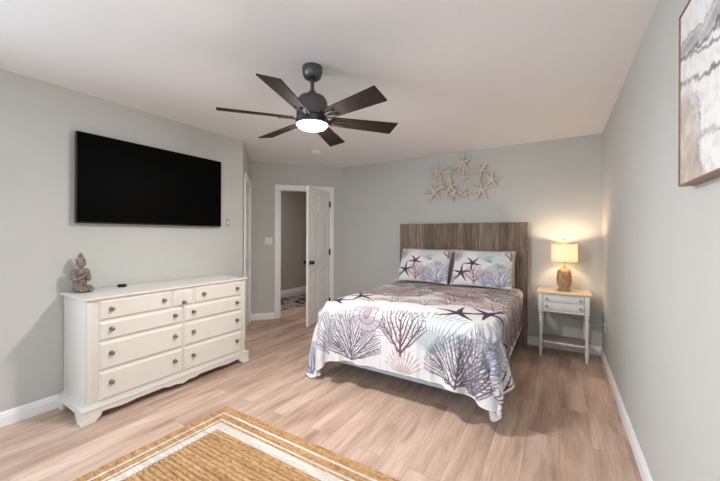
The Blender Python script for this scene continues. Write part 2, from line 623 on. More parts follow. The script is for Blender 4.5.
def casing(name, p0, p1, s0, s1, z1, label, w=0.068):
    M, L = frame_of(Vector(p0), Vector(p1))
    b = MB()
    for sa, sb in ((s0 - w, s0 + .004), (s1 - .004, s1 + w)):
        b.box(sa, sb, 0, 0.014, 0, z1 + w, 0.003, M=M)
    b.box(s0 - w, s1 + w, 0, 0.0142, z1 - .004, z1 + w, 0.003, M=M)
    # outer raised band
    for sa, sb in ((s0 - w, s0 - w + .02), (s1 + w - .02, s1 + w)):
        b.box(sa, sb, 0.008, 0.020, 0, z1 + w, 0.003, M=M)
    b.box(s0 - w, s1 + w, 0.008, 0.0202, z1 + w - .02, z1 + w, 0.003, M=M)
    # jamb lining
    b.box(s0, s0 + .016, -0.112, 0.004, 0, z1, 0.002, M=M)
    b.box(s1 - .016, s1, -0.112, 0.004, 0, z1, 0.002, M=M)
    b.box(s0, s1, -0.112, 0.004, z1 - .016, z1, 0.002, M=M)
    b.box(s0 + .016, s0 + .028, -0.075, -0.042, 0, z1 - .016, 0.002, M=M)
    b.box(s1 - .028, s1 - .016, -0.075, -0.042, 0, z1 - .016, 0.002, M=M)
    return struct(b.build(name, 'trim'), label, 'door trim')


casing('trim_1', PI_, PC, DS0, DS1, DZ, 'white casing around the open bedroom door')
casing('trim_2', PA, PI_, CS0, CS1, DZ, 'white casing of the closet door')


def six_panel(width, height, thick):
    """door slab in local coords: x along width from hinge 0..width, y thickness centred, z up"""
    b = MB()
    core = thick / 2 - 0.007
    b.box(0, width, -core, core, 0, height)
    st = 0.105
    mid = 0.095
    zr = [(0, .205), (.80, .975), (1.575, 1.675), (1.885, height)]
    for sgn in (-1, 1):
        y0, y1 = (core, thick / 2) if sgn > 0 else (-thick / 2, -core)
        b.box(0, st, y0, y1, 0, height, 0.0)
        b.box(width - st, width, y0, y1, 0, height, 0.0)
        b.box((width - mid) / 2, (width + mid) / 2, y0, y1, 0, height)
        for z0, z1 in zr:
            b.box(st, (width - mid) / 2, y0, y1, z0, z1)
            b.box((width + mid) / 2, width - st, y0, y1, z0, z1)
        for i in range(3):
            z0, z1 = zr[i][1], zr[i + 1][0]
            for xa, xb in ((st, (width - mid) / 2), ((width + mid) / 2, width - st)):
                i1, i2 = 0.010, 0.042
                q = [(xa + i1, z0 + i1), (xb - i1, z0 + i1), (xb - i1, z1 - i1), (xa + i1, z1 - i1)]
                q2 = [(xa + i2, z0 + i2), (xb - i2, z0 + i2), (xb - i2, z1 - i2), (xa + i2, z1 - i2)]
                ya, yb = sgn * core * 0.98, sgn * (core + .006)
                vs = [(x, ya, z) for x, z in q] + [(x, yb, z) for x, z in q2]
                fs = [(4, 5, 6, 7)] + [(j, (j + 1) % 4, (j + 1) % 4 + 4, j + 4) for j in range(4)]
                b.add(vs, fs)
    return b


def knob_mb(both=True, thick=0.035):
    b = MB()
    prof = [(0.0, 0.064), (0.016, 0.063), (0.026, 0.056), (0.029, 0.047), (0.025, 0.037), (0.012, 0.031), (0.011, 0.011), (0.03, 0.009), (0.032, 0.003), (0.032, 0)]
    for sgn in ((-1, 1) if both else (1,)):
        M = Matrix.Translation((0, sgn * thick / 2, 0)) @ Matrix.Rotation(R(-90) * sgn, 4, 'X')
        b.lathe(prof, 20, M=M)
    return b


# open bedroom door, hinged on the right jamb
Mw, LB = frame_of(PI_, PC)
hinge = Mw @ Vector((DS1 - 0.018, 0.012, 0))
ang = math.atan2(3.400 - hinge.y, -3.010 - hinge.x)
d1 = six_panel(0.775, 2.0, 0.035).build('door_1', 'door', smooth=False)
d1.location = (hinge.x, hinge.y, 0.012)
d1.rotation_euler = (0, 0, ang)
struct(d1, 'white six panel door standing open', 'door')
kb = knob_mb().build('door_knob', 'black_metal', d1)
kb.location = (0.715, 0, 0.905)
kb['label'] = 'black round knobs'
for z in (0.22, 1.02, 1.80):
    b = MB().tube([(-0.003, 0.0245, z - .048), (-0.003, 0.0245, z + .048)], 0.0075, 10)
    b.box(0.0, 0.030, 0.0176, 0.0205, z - .045, z + .045)
    b.lathe([(0, 0.047), (0.009, 0.048), (0.006, 0.056), (0, 0.057)], 10, M=Matrix.Translation((-0.003, 0.0245, z)))
    hg = b.build('hinge', 'black_metal', d1)
    hg.location = (0, 0.0, 0)
    hg['label'] = 'black hinge'
# closet door (closed)
Mc, LC = frame_of(PA, PI_)
d2 = six_panel(CS1 - CS0 - 0.036, 2.0, 0.035).build('door_2', 'door', smooth=False)
d2.matrix_world = Mc @ Matrix.Translation((CS0 + .018, -0.022, 0.012))
struct(d2, 'white closet door seen almost edge on', 'door')

# ------------------------------------------------------------------ ceiling fan
FX, FY = -1.41, 1.645
fan = empty('ceiling_fan', (FX, FY, H), 0, 'dark six blade ceiling fan with a lit round lamp hanging from the ceiling', 'ceiling fan')
MB().lathe([(0.0, 0.0), (0.066, 0.0), (0.068, -0.02), (0.066, -0.045), (0.056, -0.07), (0.038, -0.083), (0.02, -0.086), (0, -0.086)], 32).build('canopy', 'fan_metal', fan)
MB().lathe([(0.0125, -0.08), (0.0125, -0.20)], 16).build('downrod', 'fan_metal', fan)
MB().lathe([(0.0, -0.158), (0.022, -0.16), (0.026, -0.175), (0.03, -0.186), (0.056, -0.19), (0.086, -0.205), (0.1, -0.228),
            (0.104, -0.26), (0.104, -0.332), (0.098, -0.340), (0, -0.340)], 40).build('motor_housing', 'fan_metal', fan)
MB().lathe([(0.09, -0.339), (0.108, -0.345), (0.113, -0.384), (0.107, -0.388), (0.104, -0.384), (0, -0.384)], 40).build('light_ring', 'fan_metal', fan)
MB().lathe([(0.1035, -0.383), (0.101, -0.393), (0.090, -0.406), (0.06, -0.416), (0.0, -0.420)], 40).build('light_diffuser', 'fan_glow', fan)
for i in range(6):
    a = R(229.4 + 60 * i)
    M = Matrix.Rotation(a, 4, 'Z')
    Mb = M @ Matrix.Translation((0, 0, -0.350)) @ Matrix.Rotation(R(-15), 4, 'X')
    b = MB()
    poly = [(0.125, -0.044), (0.15, -0.047), (0.598, -0.066), (0.586, 0.066), (0.15, 0.047), (0.125, 0.044)]
    b.prism(poly, -0.004, 0.004, M=Mb)
    bl = b.build('blade', 'blade', fan)
    b = MB()
    b.prism([(0.09, -0.02), (0.15, -0.02), (0.225, -0.030), (0.225, -0.012), (0.15, -0.007), (0.15, 0.007), (0.225, 0.012), (0.225, 0.030), (0.15, 0.02), (0.09, 0.02)],
            -0.0105, -0.0042, M=Mb)
    for yy in (-0.021, 0.021):
        b.lathe([(0.0, -0.0145), (0.006, -0.013), (0.006, -0.008)], 10, M=Mb @ Matrix.Translation((0.21, yy, 0)))
    b.build('blade_arm', 'arm_metal', fan)

# smoke detector
sd = MB().lathe([(0, 0), (0.066, 0), (0.068, -0.012), (0.062, -0.028), (0.03, -0.034), (0.028, -0.038), (0, -0.039)], 32).build('smoke_detector', 'plastic')
sd.location = (-2.79, 3.36, H)
tag(sd, 'round white smoke detector on the ceiling near the open door', 'smoke detector')

# ------------------------------------------------------------------ television
tv = empty('television', (XL, 1.547, 1.40), 0, 'large black wall mounted flat television above the white dresser', 'television')
MB().box(0.030, 0.066, -0.623, 0.623, 0.0, 0.716, 0.004).build('casing', 'black_gloss', tv)
MB().box(0.0655, 0.0675, -0.617, 0.617, 0.012, 0.710, 0.0005).build('screen', 'screen', tv)
MB().box(0.001, 0.031, -0.25, 0.25, 0.2, 0.5, 0.003).build('wall_bracket', 'black_metal', tv)

# small control right of the television
wc = empty('wall_control', (XL, 2.297, 1.452), 0, 'small pale grey wall control just right of the television', 'switch')
MB().box(0.0006, 0.006, -0.024, 0.024, -0.042, 0.042, 0.002).build('plate', noisy('pale_grey_plastic', rgb(168, 166, 163), rgb(172, 170, 167), 10, 0.4), wc)
MB().box(0.006, 0.010, -0.010, 0.010, -0.02, 0.015, 0.002).build('button', 'plastic', wc)

# double switch plate on the door wall
sw = empty('light_switch', Mw @ Vector((0.272, 0, 1.215)), math.atan2(PC.y - PI_.y, PC.x - PI_.x), 'white double light switch left of the open door', 'light switch')
MB().box(-0.058, 0.058, -0.006, -0.0006, -0.057, 0.057, 0.003).build('plate', 'plastic', sw)
for sx in (-0.023, 0.023):
    MB().box(sx - .016, sx + .016, -0.010, -0.005, -0.033, 0.033, 0.002).build('rocker', 'plastic', sw)

# outlet on the right wall near the nightstand
oc = empty('wall_outlet', (XR, 4.06, 0.39), 0, 'white wall outlet on the side wall beside the nightstand', 'outlet')
MB().box(-0.006, -0.0006, -0.036, 0.036, -0.058, 0.058, 0.003).build('plate', 'plastic', oc)
for z in (-0.022, 0.022):
    MB().box(-0.009, -0.005, -0.017, 0.017, z - .015, z + .015, 0.003).build('socket', 'plastic', oc)

# ------------------------------------------------------------------ dresser
DX, DY = XL + 0.0145, 1.521           # back at the wall, centre along the wall
dr = empty('dresser', (DX, DY, 0), 0, 'long cream nine drawer dresser below the television', 'dresser')
W2d = 0.652                          # half width of body
XF = 0.440                           # front plane of the body
ZT = 0.868


def molded_slab(hw, d, z0, z1, over):
    b = MB()
    prof = [(0.0, z0), (over * .55, z0 + (z1 - z0) * .25), (over * .75, z0 + (z1 - z0) * .45), (over, z0 + (z1 - z0) * .55), (over, z1 - .004), (over - .004, z1)]
    loops = []
    vs = []
    for o, z in prof:
        loops.append(len(vs))
        vs += [(0, -hw - o, z), (d + o, -hw - o, z), (d + o, hw + o, z), (0, hw + o, z)]
    fs = []
    for i in range(len(prof) - 1):
        a, c = loops[i], loops[i + 1]
        fs += [(a + j, a + (j + 1) % 4, c + (j + 1) % 4, c + j) for j in range(4)]
    fs += [(0, 3, 2, 1), tuple(loops[-1] + j for j in range(4))]
    return b.add(vs, fs)


body = MB()
body.box(0, XF, -W2d, W2d, 0.10, ZT - 0.026, 0.002)
# corner posts slightly proud with a bead
for s in (-1, 1):
    body.box(XF - .03, XF + .006, s * W2d - .016, s * W2d + .016, 0.115, ZT - .026, 0.004) if False else None
    y0, y1 = sorted((s * W2d, s * (W2d - 0.036)))
    body.box(XF - .01, XF + .007, y0, y1, 0.115, ZT - .028, 0.003)
body.build('body', 'cream', dr)
molded_slab(W2d - .002, XF + .004, ZT - 0.028, ZT, 0.024).build('top', 'cream', dr)


def bracket_profile(width, foot, z_top, z_ap, scal):
    """outline of a plinth board seen from the front, x 0..width"""
    pts = [(0, z_top), (0, 0.0), (foot * .62, 0.0)]
    # ogee foot inner edge
    for t in np.linspace(0, 1, 7)[1:]:
        x = foot * (.62 + .38 * t + 0.10 * math.sin(PI * t))
        z = z_ap * (t ** 0.8)
        pts.append((x, z))
    inner = width - 2 * foot
    if scal:
        n = 36
        for i in range(1, n):
            u = i / n
            c = abs(u - 0.5) * 2
            z = z_ap + 0.0
            if c < 0.30:
                z -= 0.020 * (0.55 + 0.45 * math.cos(c / 0.30 * PI)) + 0.006 * math.cos(c / .3 * 3 * PI)
            elif 0.62 < c < 0.92:
                z -= 0.008 * math.sin((c - .62) / .3 * PI)
            pts.append((foot + inner * u, z))
    r = [(width - x, z) for x, z in reversed(pts[:9])]
    return pts + r


pl = MB()
FW = 2 * W2d + 0.064
prof = bracket_profile(FW, 0.115, 0.098, 0.058, True)
Mf = Matrix(((0, 0, 1, 0), (1, 0, 0, -FW / 2), (0, 1, 0, 0), (0, 0, 0, 1)))   # x->Y, y->Z, extrude->X
pl.prism(prof, XF - 0.004, XF + 0.028, M=Mf)
prof2 = bracket_profile(XF - 0.0042, 0.10, 0.098, 0.060, False)
for s in (-1, 1):
    Ms = Matrix(((1, 0, 0, 0), (0, 0, 1, 0), (0, 1, 0, 0), (0, 0, 0, 1)))
    y0, y1 = sorted((s * FW / 2, s * (FW / 2 - .024)))
    pl.prism(prof2, y0, y1, M=Ms)
# cap moulding of the plinth
mm = MB()
for o, z0, z1 in ((0.034, 0.090, 0.103), (0.024, 0.103, 0.112), (0.012, 0.112, 0.119)):
    pl.box(0, XF + o, -W2d - o, W2d + o, z0, z1, 0.003)
# outward flare of the feet
for s in (-1, 1):
    for xc in (XF + .028,):
        y0, y1 = sorted((s * (FW / 2 + .006), s * (FW / 2 - .075)))
        pl.box(XF - .05, XF + .036, y0, y1, 0, 0.022, 0.006)
        pl.box(XF - .05, XF + .032, y0 + .003, y1 - .003, 0.018, 0.04, 0.008)
    y0, y1 = sorted((s * (FW / 2 + .005), s * (FW / 2 - .03)))
    pl.box(0.0, 0.07, y0, y1, 0, 0.022, 0.006)
    y0, y1 = sorted((s * (FW / 2 + .003), s * (FW / 2 - .03)))
    pl.box(0.0, 0.085, y0, y1, 0.0, 0.08, 0.01)
pl.build('plinth', 'cream', dr)

dknob = MB().lathe([(0, 0.026), (0.009, 0.0255), (0.014, 0.022), (0.0155, 0.017), (0.013, 0.012), (0.007, 0.009), (0.006, 0.004), (0.016, 0.003), (0.017, 0.0), (0, 0)], 18,
                   M=Matrix.Rotation(R(90), 4, 'Y'))
knob_mesh = [None]


def add_knob(parent, x, y, z):
    if knob_mesh[0] is None:
        o = dknob.build('knob', 'knob', parent)
        knob_mesh[0] = o.data
    else:
        o = bpy.data.objects.new('knob', knob_mesh[0])
        COL.objects.link(o)
        o.parent = parent
    o.location = (x, y, z)
    return o


def drawer(y0, y1, z0, z1, knobs, carved=False):
    b = MB()
    y0 -= DY
    y1 -= DY
    g = 0.0035
    # lipped front with an ogee edge
    steps = [(0, XF - .004), (0, XF + .006), (.007, XF + .010), (.011, XF + .016), (.016, XF + .018)]
    vs = []
    for ins, x in steps:
        vs += [(x, y0 + g + ins, z0 + g + ins), (x, y1 - g - ins, z0 + g + ins), (x, y1 - g - ins, z1 - g - ins), (x, y0 + g + ins, z1 - g - ins)]
    fs = []
    for i in range(len(steps) - 1):
        fs += [(4 * i + j, 4 * i + (j + 1) % 4, 4 * i + 4 + (j + 1) % 4, 4 * i + 4 + j) for j in range(4)]
    n = 4 * (len(steps) - 1)
    fs += [(n, n + 1, n + 2, n + 3), (3, 2, 1, 0)]
    b.add(vs, fs)
    o = b.build('drawer', 'cream', dr, smooth=False)
    if carved:
        c = MB()
        cy, cz = (y0 + y1) / 2, z0 + 0.030
        for i in range(9):
            a = R(14 + 152 * i / 8)
            L = 0.064 + 0.03 * math.sin(a)
            p = [(XF + .018, cy + math.cos(a) * t * L, cz + math.sin(a) * t * L) for t in (.2, .5, .8, 1.0)]
            c.tube(p, [.002, .004, .0055, .003], 8)
        sh = c.build('shell_carving', 'cream', o)
    for (y, z) in knobs:
        add_knob(o, XF + .018, y - DY, z)
    return o


rows = [(0.695, 0.848), (0.549, 0.688), (0.340, 0.541), (0.126, 0.332)]
zk = [0.773, 0.629, 0.452, 0.243]
drawer(0.932, 1.436, *rows[0], [(1.008, zk[0]), (1.37, zk[0])])
drawer(1.440, 1.626, *rows[0], [(1.533, 0.728)], True)
drawer(1.630, 2.134, *rows[0], [(1.715, zk[0]), (2.07, zk[0])])
for i in (1, 2, 3):
    drawer(0.932, 1.531, *rows[i], [(1.008, zk[i]), (1.458, zk[i])])
    drawer(1.535, 2.134, *rows[i], [(1.618, zk[i]), (2.068, zk[i])])

# round black puck on the dresser
pk = MB().lathe([(0, 0), (0.03, 0), (0.034, 0.006), (0.034, 0.016), (0.028, 0.022), (0.012, 0.0225), (0.01, 0.021), (0, 0.021)], 28).build('remote_puck', 'black_gloss')
pk.location = (-3.145, 1.225, ZT + .0005)
tag(pk, 'small round black puck lying on the dresser top', 'gadget')

# statue: kneeling figure carved of stone, hands together
st = MB()
# local: +x faces forward, z up, overall height 0.315
st.ball((-0.005, 0, 0.022), (0.062, 0.062, 0.024), 18)            # seat and shins
st.ball((0.04, 0.034, 0.030), (0.052, 0.026, 0.027), 16)          # thigh / knee
st.ball((0.04, -0.034, 0.030), (0.052, 0.026, 0.027), 16)
st.ball((0.072, 0.026, 0.024), (0.026, 0.03, 0.022), 14)
st.ball((0.072, -0.026, 0.024), (0.026, 0.03, 0.022), 14)
st.ball((-0.012, 0, 0.070), (0.042, 0.050, 0.045), 18)            # hips
st.ball((-0.010, 0, 0.115), (0.036, 0.045, 0.050), 18)            # belly
st.ball((-0.008, 0, 0.155), (0.036, 0.052, 0.038), 18)            # chest
for s in (-1, 1):
    st.ball((-0.010, s * 0.050, 0.166), (0.022, 0.020, 0.022), 12)
    st.tube([(-0.010, s * 0.054, 0.165), (-0.002, s * 0.062, 0.125), (0.012, s * 0.056, 0.098)], [0.018, 0.017, 0.015], 10)
    st.tube([(0.012, s * 0.056, 0.098), (0.038, s * 0.026, 0.112), (0.050, s * 0.006, 0.132)], [0.015, 0.012, 0.009], 10)
    st.ball((0.052, s * 0.005, 0.148), (0.008, 0.006, 0.022), 10)  # pressed hands
st.tube([(-0.008, 0, 0.18), (-0.006, 0, 0.205)], [0.020, 0.018], 12)
st.ball((-0.002, 0, 0.232), (0.034, 0.032, 0.036), 18)            # head
st.ball((0.031, 0, 0.228), (0.006, 0.005, 0.008), 8)              # nose
st.ball((0.029, 0, 0.214), (0.005, 0.010, 0.003), 8)              # lips
for s in (-1, 1):
    st.ball((-0.004, s * 0.034, 0.224), (0.008, 0.007, 0.020), 10)  # long ears
    st.ball((0.028, s * 0.011, 0.236), (0.004, 0.006, 0.003), 8)
st.ball((-0.008, 0, 0.252), (0.037, 0.036, 0.026), 18)            # hair cap
st.ball((-0.006, 0, 0.282), (0.020, 0.020, 0.024), 14)            # topknot
st.ball((-0.006, 0, 0.303), (0.011, 0.011, 0.014), 12)
so = st.build('statue', 'stone')
rm = so.modifiers.new('remesh', 'REMESH')
rm.mode = 'VOXEL'
rm.voxel_size = 0.0032
rm.use_smooth_shade = True
sm = so.modifiers.new('smooth', 'SMOOTH')
sm.factor = 0.5
sm.iterations = 2
so.location = (-3.125, 0.945, ZT)
so.scale = (0.88, 0.88, 0.96)
so.rotation_euler = (0, 0, R(15))
tag(so, 'small weathered stone figure kneeling with hands together on the dresser', 'statue')

# ------------------------------------------------------------------ print drawing
rng = random.Random(11)


class Canvas:
    def __init__(self, x0, x1, y0, y1, res, base):
        self.x0, self.y0, self.res = x0, y0, res
        self.nx, self.ny = int((x1 - x0) / res) + 2, int((y1 - y0) / res) + 2
        self.a = np.empty((self.ny, self.nx, 3), np.float32)
        self.a[:] = np.array([lin(c) for c in base], np.float32)

    def _win(self, xa, xb, ya, yb):
        i0 = max(0, int((xa - self.x0) / self.res)); i1 = min(self.nx, int((xb - self.x0) / self.res) + 2)
        j0 = max(0, int((ya - self.y0) / self.res)); j1 = min(self.ny, int((yb - self.y0) / self.res) + 2)
        if i0 >= i1 or j0 >= j1:
            return None
        X = self.x0 + np.arange(i0, i1) * self.res
        Y = self.y0 + np.arange(j0, j1) * self.res
        return (slice(j0, j1), slice(i0, i1)), X[None, :], Y[:, None]

    def _put(self, sl, al, col):
        al = al[..., None].astype(np.float32)
        c = np.array([lin(v) for v in col], np.float32)
        self.a[sl] = self.a[sl] * (1 - al) + c * al

    def cap(self, p, q, r0, r1, col, alpha=1.0):
        rm = max(r0, r1) + self.res
        wv = self._win(min(p[0], q[0]) - rm, max(p[0], q[0]) + rm, min(p[1], q[1]) - rm, max(p[1], q[1]) + rm)
        if wv is None:
            return
        sl, X, Y = wv
        dx, dy = q[0] - p[0], q[1] - p[1]
        L2 = dx * dx + dy * dy + 1e-12
        t = np.clip(((X - p[0]) * dx + (Y - p[1]) * dy) / L2, 0, 1)
        d = np.hypot(X - p[0] - t * dx, Y - p[1] - t * dy) - (r0 + (r1 - r0) * t)
        self._put(sl, alpha * np.clip(0.5 - d / self.res, 0, 1), col)

    def disc(self, c, rx, ry, col, alpha, soft=0.3, rot=0.0):
        m = max(rx, ry)
        wv = self._win(c[0] - m, c[0] + m, c[1] - m, c[1] + m)
        if wv is None:
            return
        sl, X, Y = wv
        ca, sa = math.cos(rot), math.sin(rot)
        u = ((X - c[0]) * ca + (Y - c[1]) * sa) / rx
        v = (-(X - c[0]) * sa + (Y - c[1]) * ca) / ry
        d = np.sqrt(u * u + v * v)
        self._put(sl, alpha * np.clip((1 - d) / soft, 0, 1), col)

    def line(self, pts, r, col, alpha=1.0):
        for p, q in zip(pts[:-1], pts[1:]):
            self.cap(p, q, r, r, col, alpha)

    def coral_fan(self, p, ang, size, col, span=120, r=.0036, gap=.0092, alpha=.88):
        """sea fan grown by space colonisation: twigs keep a gap between them"""
        g = np.random.RandomState(rng.randrange(1 << 30))
        n = int(1.6 * (size / gap) ** 2 * span / 115)
        aa = ang + R(span / 2) * g.uniform(-1, 1, n)
        rad = size * np.sqrt(g.uniform(.01, 1, n)) * (1 - .22 * np.abs((aa - ang) / R(span / 2)) ** 2)
        A = np.stack([p[0] + np.cos(aa) * rad, p[1] + np.sin(aa) * rad], 1)
        step = gap * .5
        N = np.array([p], float)
        par = [-1]
        near = np.zeros(len(A), int)
        dm = np.hypot(A[:, 0] - p[0], A[:, 1] - p[1])
        for _ in range(140):
            keep = dm > gap * .62
            A, near, dm = A[keep], near[keep], dm[keep]
            if len(A) < 2:
                break
            u, inv = np.unique(near, return_inverse=True)
            d = (A - N[near]) / dm[:, None]
            V = np.stack([np.bincount(inv, d[:, 0]), np.bincount(inv, d[:, 1])], 1) + g.normal(0, .22, (len(u), 2))
            O = N[u] - np.array(p)
            V = V / (np.hypot(V[:, 0], V[:, 1])[:, None] + 1e-9) + .25 * O / (np.hypot(O[:, 0], O[:, 1])[:, None] + 1e-9)
            Q = N[u] + V / (np.hypot(V[:, 0], V[:, 1])[:, None] + 1e-9) * step
            far = np.hypot(Q[:, None, 0] - N[None, :, 0], Q[:, None, 1] - N[None, :, 1]).min(1) > step * .3
            Q, u = Q[far], u[far]
            if not len(Q) or len(N) > 4000:
                break
            d = np.hypot(A[:, None, 0] - Q[None, :, 0], A[:, None, 1] - Q[None, :, 1])
            j = d.argmin(1)
            dj = d[np.arange(len(A)), j]
            near = np.where(dj < dm, len(N) + j, near)
            dm = np.minimum(dj, dm)
            N = np.concatenate([N, Q])
            par += u.tolist()
        nodes = N
        cnt = np.ones(len(nodes))
        for i in range(len(nodes) - 1, 0, -1):
            cnt[par[i]] += cnt[i]
        for i in range(1, len(nodes)):
            j = par[i]
            self.cap(nodes[j], nodes[i], min(r * .42 * cnt[j] ** .26, r * 1.7), min(r * .42 * cnt[i] ** .26, r * 1.7), col, alpha)

    def scallop(self, c, rad, ang, fill, lc, n=13, alpha=1.0):
        """c is the hinge point, fan opens along ang"""
        mid = (c[0] + math.cos(ang) * rad * .52, c[1] + math.sin(ang) * rad * .52)
        self.disc(mid, rad * .56, rad * .62, fill, .85 * alpha, .12, ang)
        for i in range(n):
            t = (i / (n - 1) - .5) * 2
            a = ang + t * R(58)
            L = rad * (1.05 - .16 * t * t)
            e = (c[0] + math.cos(a) * L, c[1] + math.sin(a) * L)
            self.cap(c, e, .0025, .0035, lc, .9 * alpha)
            if i < n - 1:
                t2 = ((i + .5) / (n - 1) - .5) * 2
                a2 = ang + t2 * R(58)
                L2 = rad * (1.08 - .16 * t2 * t2)
                e2 = (c[0] + math.cos(a2) * L2, c[1] + math.sin(a2) * L2)
                self.cap((c[0] + math.cos(a2) * rad * .45, c[1] + math.sin(a2) * rad * .45), e2, .004, .007, (242, 241, 241), .8 * alpha)
        for fr in (.45, .68, .88):
            pts = []
            for i in range(15):
                t = (i / 14 - .5) * 2
                a = ang + t * R(58)
                L = rad * fr * (1.05 - .16 * t * t)
                pts.append((c[0] + math.cos(a) * L, c[1] + math.sin(a) * L))
            self.line(pts, .002, lc, .55 * alpha)

    def nautilus(self, c, rad, ang, fill, lc, alpha=1.0):
        self.disc(c, rad * .98, rad * .9, fill, .9 * alpha, .1, ang)
        turns = 2.6
        pts, inn = [], []
        n = 90
        for i in range(n):
            t = i / (n - 1)
            a = ang + t * turns * 2 * PI
            r = rad * (.10 + .90 * t ** 1.25)
            pts.append((c[0] + math.cos(a) * r, c[1] + math.sin(a) * r * .93))
        self.line(pts, .0035, lc, alpha)
        for i in range(10, n, 2):
            t = i / (n - 1)
            a = ang + t * turns * 2 * PI
            r = rad * (.10 + .90 * t ** 1.25)
            t0 = max(0, t - 1 / turns)
            r0 = rad * (.10 + .90 * t0 ** 1.25)
            aa = a - .12
            self.cap((c[0] + math.cos(aa) * r0, c[1] + math.sin(aa) * r0 * .93), (c[0] + math.cos(a) * r, c[1] + math.sin(a) * r * .93), .0018, .0042, lc, .8 * alpha)
        self.disc(c, rad * .2, rad * .2, lc, .5 * alpha, .6)

    def star(self, c, rad, ang, col, alpha=1.0):
        for i in range(5):
            a = ang + i * 2 * PI / 5 + R(rng.uniform(-9, 9))
            b = a + R(rng.uniform(-16, 16))
            m = (c[0] + math.cos(a) * rad * .5, c[1] + math.sin(a) * rad * .5)
            e = (m[0] + math.cos(b) * rad * .5, m[1] + math.sin(b) * rad * .5)
            self.cap(c, m, rad * .15, rad * .095, col, alpha)
            self.cap(m, e, rad * .095, rad * .03, col, alpha)
            self.cap(c, m, .002, .002, tuple(min(255, v + 45) for v in col), .6 * alpha)
            self.cap(m, e, .0018, .0015, tuple(min(255, v + 45) for v in col), .6 * alpha)

    def sample(self, x, y):
        u = np.clip((x - self.x0) / self.res, 0, self.nx - 1.001)
        v = np.clip((y - self.y0) / self.res, 0, self.ny - 1.001)
        i, j = u.astype(int), v.astype(int)
        fu, fv = (u - i)[..., None], (v - j)[..., None]
        A = self.a
        return (A[j, i] * (1 - fu) + A[j, i + 1] * fu) * (1 - fv) + (A[j + 1, i] * (1 - fu) + A[j + 1, i + 1] * fu) * fv


PLUM, GREYV, ROSE, REDC = (74, 60, 80), (116, 108, 118), (128, 100, 104), (150, 108, 106)
PALEB, PALEBL = (200, 210, 213), (152, 172, 178)
PINK, PINKL = (222, 208, 206), (176, 154, 154)
NAUT, NAUTL = (206, 200, 205), (142, 130, 142)
BROWN = (128, 106, 102)
UP, DN = PI / 2, -PI / 2

# ------------------------------------------------------------------ bed
BX0, BX1, BY0, BY1, BZ = -1.905, -0.370, 2.300, 4.255, 0.668
bed = empty('bed', (-1.149, 4.30, 0), 0, 'queen bed frame with a tall weathered plank headboard against the back wall', 'bed')
hb = MB()
rr = random.Random(5)
xs = [-0.832]
while xs[-1] < 0.75:
    xs.append(xs[-1] + rr.choice([.088, .10, .115, .13, .14]))
xs[-1] = 0.832
if xs[-1] - xs[-2] < .06:
    xs.pop(-2)
for a, c in zip(xs[:-1], xs[1:]):
    dz = rr.uniform(-.002, .002)
    hb.box(a + .0012, c - .0012, -0.028 + rr.uniform(-.003, .003), 0.004, 0.0, 1.476 + dz, 0.0022, 1)
hb.box(-0.80, 0.80, 0.006, 0.03, 1.25, 1.33)
hb.box(-0.80, 0.80, 0.006, 0.03, 0.45, 0.53)
hb.build('headboard', 'board', bed)
for s in (-1, 1):
    b = MB()
    b.box(s * 0.700 - .018, s * 0.700 + .018, -1.96, -0.028, 0.134, 0.169, 0.003)
    b.build('side_rail', 'frame_metal', bed)
for s in (-0.700, 0, 0.700):
    for y in (-0.16, -1.55):
        b = MB()
        b.tube([(s, y, 0.0), (s, y, 0.136)], [0.021, 0.017], 14)
        b.lathe([(0.026, 0.0), (0.026, 0.012), (0.02, 0.018)], 14, M=Matrix.Translation((s, y, 0)))
        b.build('leg', 'frame_metal', bed)
MB().box(-0.700, 0.700, -0.95, -0.90, 0.137, 0.168, 0.003).build('cross_rail', 'frame_metal', bed)

bs = MB().box(BX0 + .025, BX1 - .025, BY0 + .024, BY1, 0.170, 0.40, 0.02, 3).build('box_spring', 'lightblue')
tag(bs, 'pale blue box spring showing below the quilt hem at the foot', 'box spring')
mt = MB().box(BX0 + .004, BX1 - .004, BY0 + .004, BY1, 0.402, BZ - .02, 0.075, 6).build('mattress', 'mattress')
tag(mt, 'white mattress under the printed quilt', 'mattress')

# ---- quilt: draped cloth over the mattress
U0, U1 = BX0 - 0.39, BX1 + 0.350
V0, V1 = BY0 - 0.400, 4.17
HS = 0.030
nu, nv = int(round((U1 - U0) / HS)) + 1, int(round((V1 - V0) / HS)) + 1
us, vs_ = np.linspace(U0, U1, nu), np.linspace(V0, V1, nv)
GU, GV = np.meshgrid(us, vs_)
hx, hy = us[1] - us[0], vs_[1] - vs_[0]
prng = np.random.RandomState(4)
ZTOP = BZ + .004


def crown(x, y):
    tx = np.clip((x - BX0) / (BX1 - BX0), 0, 1)
    ty = np.clip((y - BY0) / 0.9, 0, 1)
    return 0.022 * np.sin(PI * tx) ** .6 * np.sin(PI / 2 * ty) ** .7


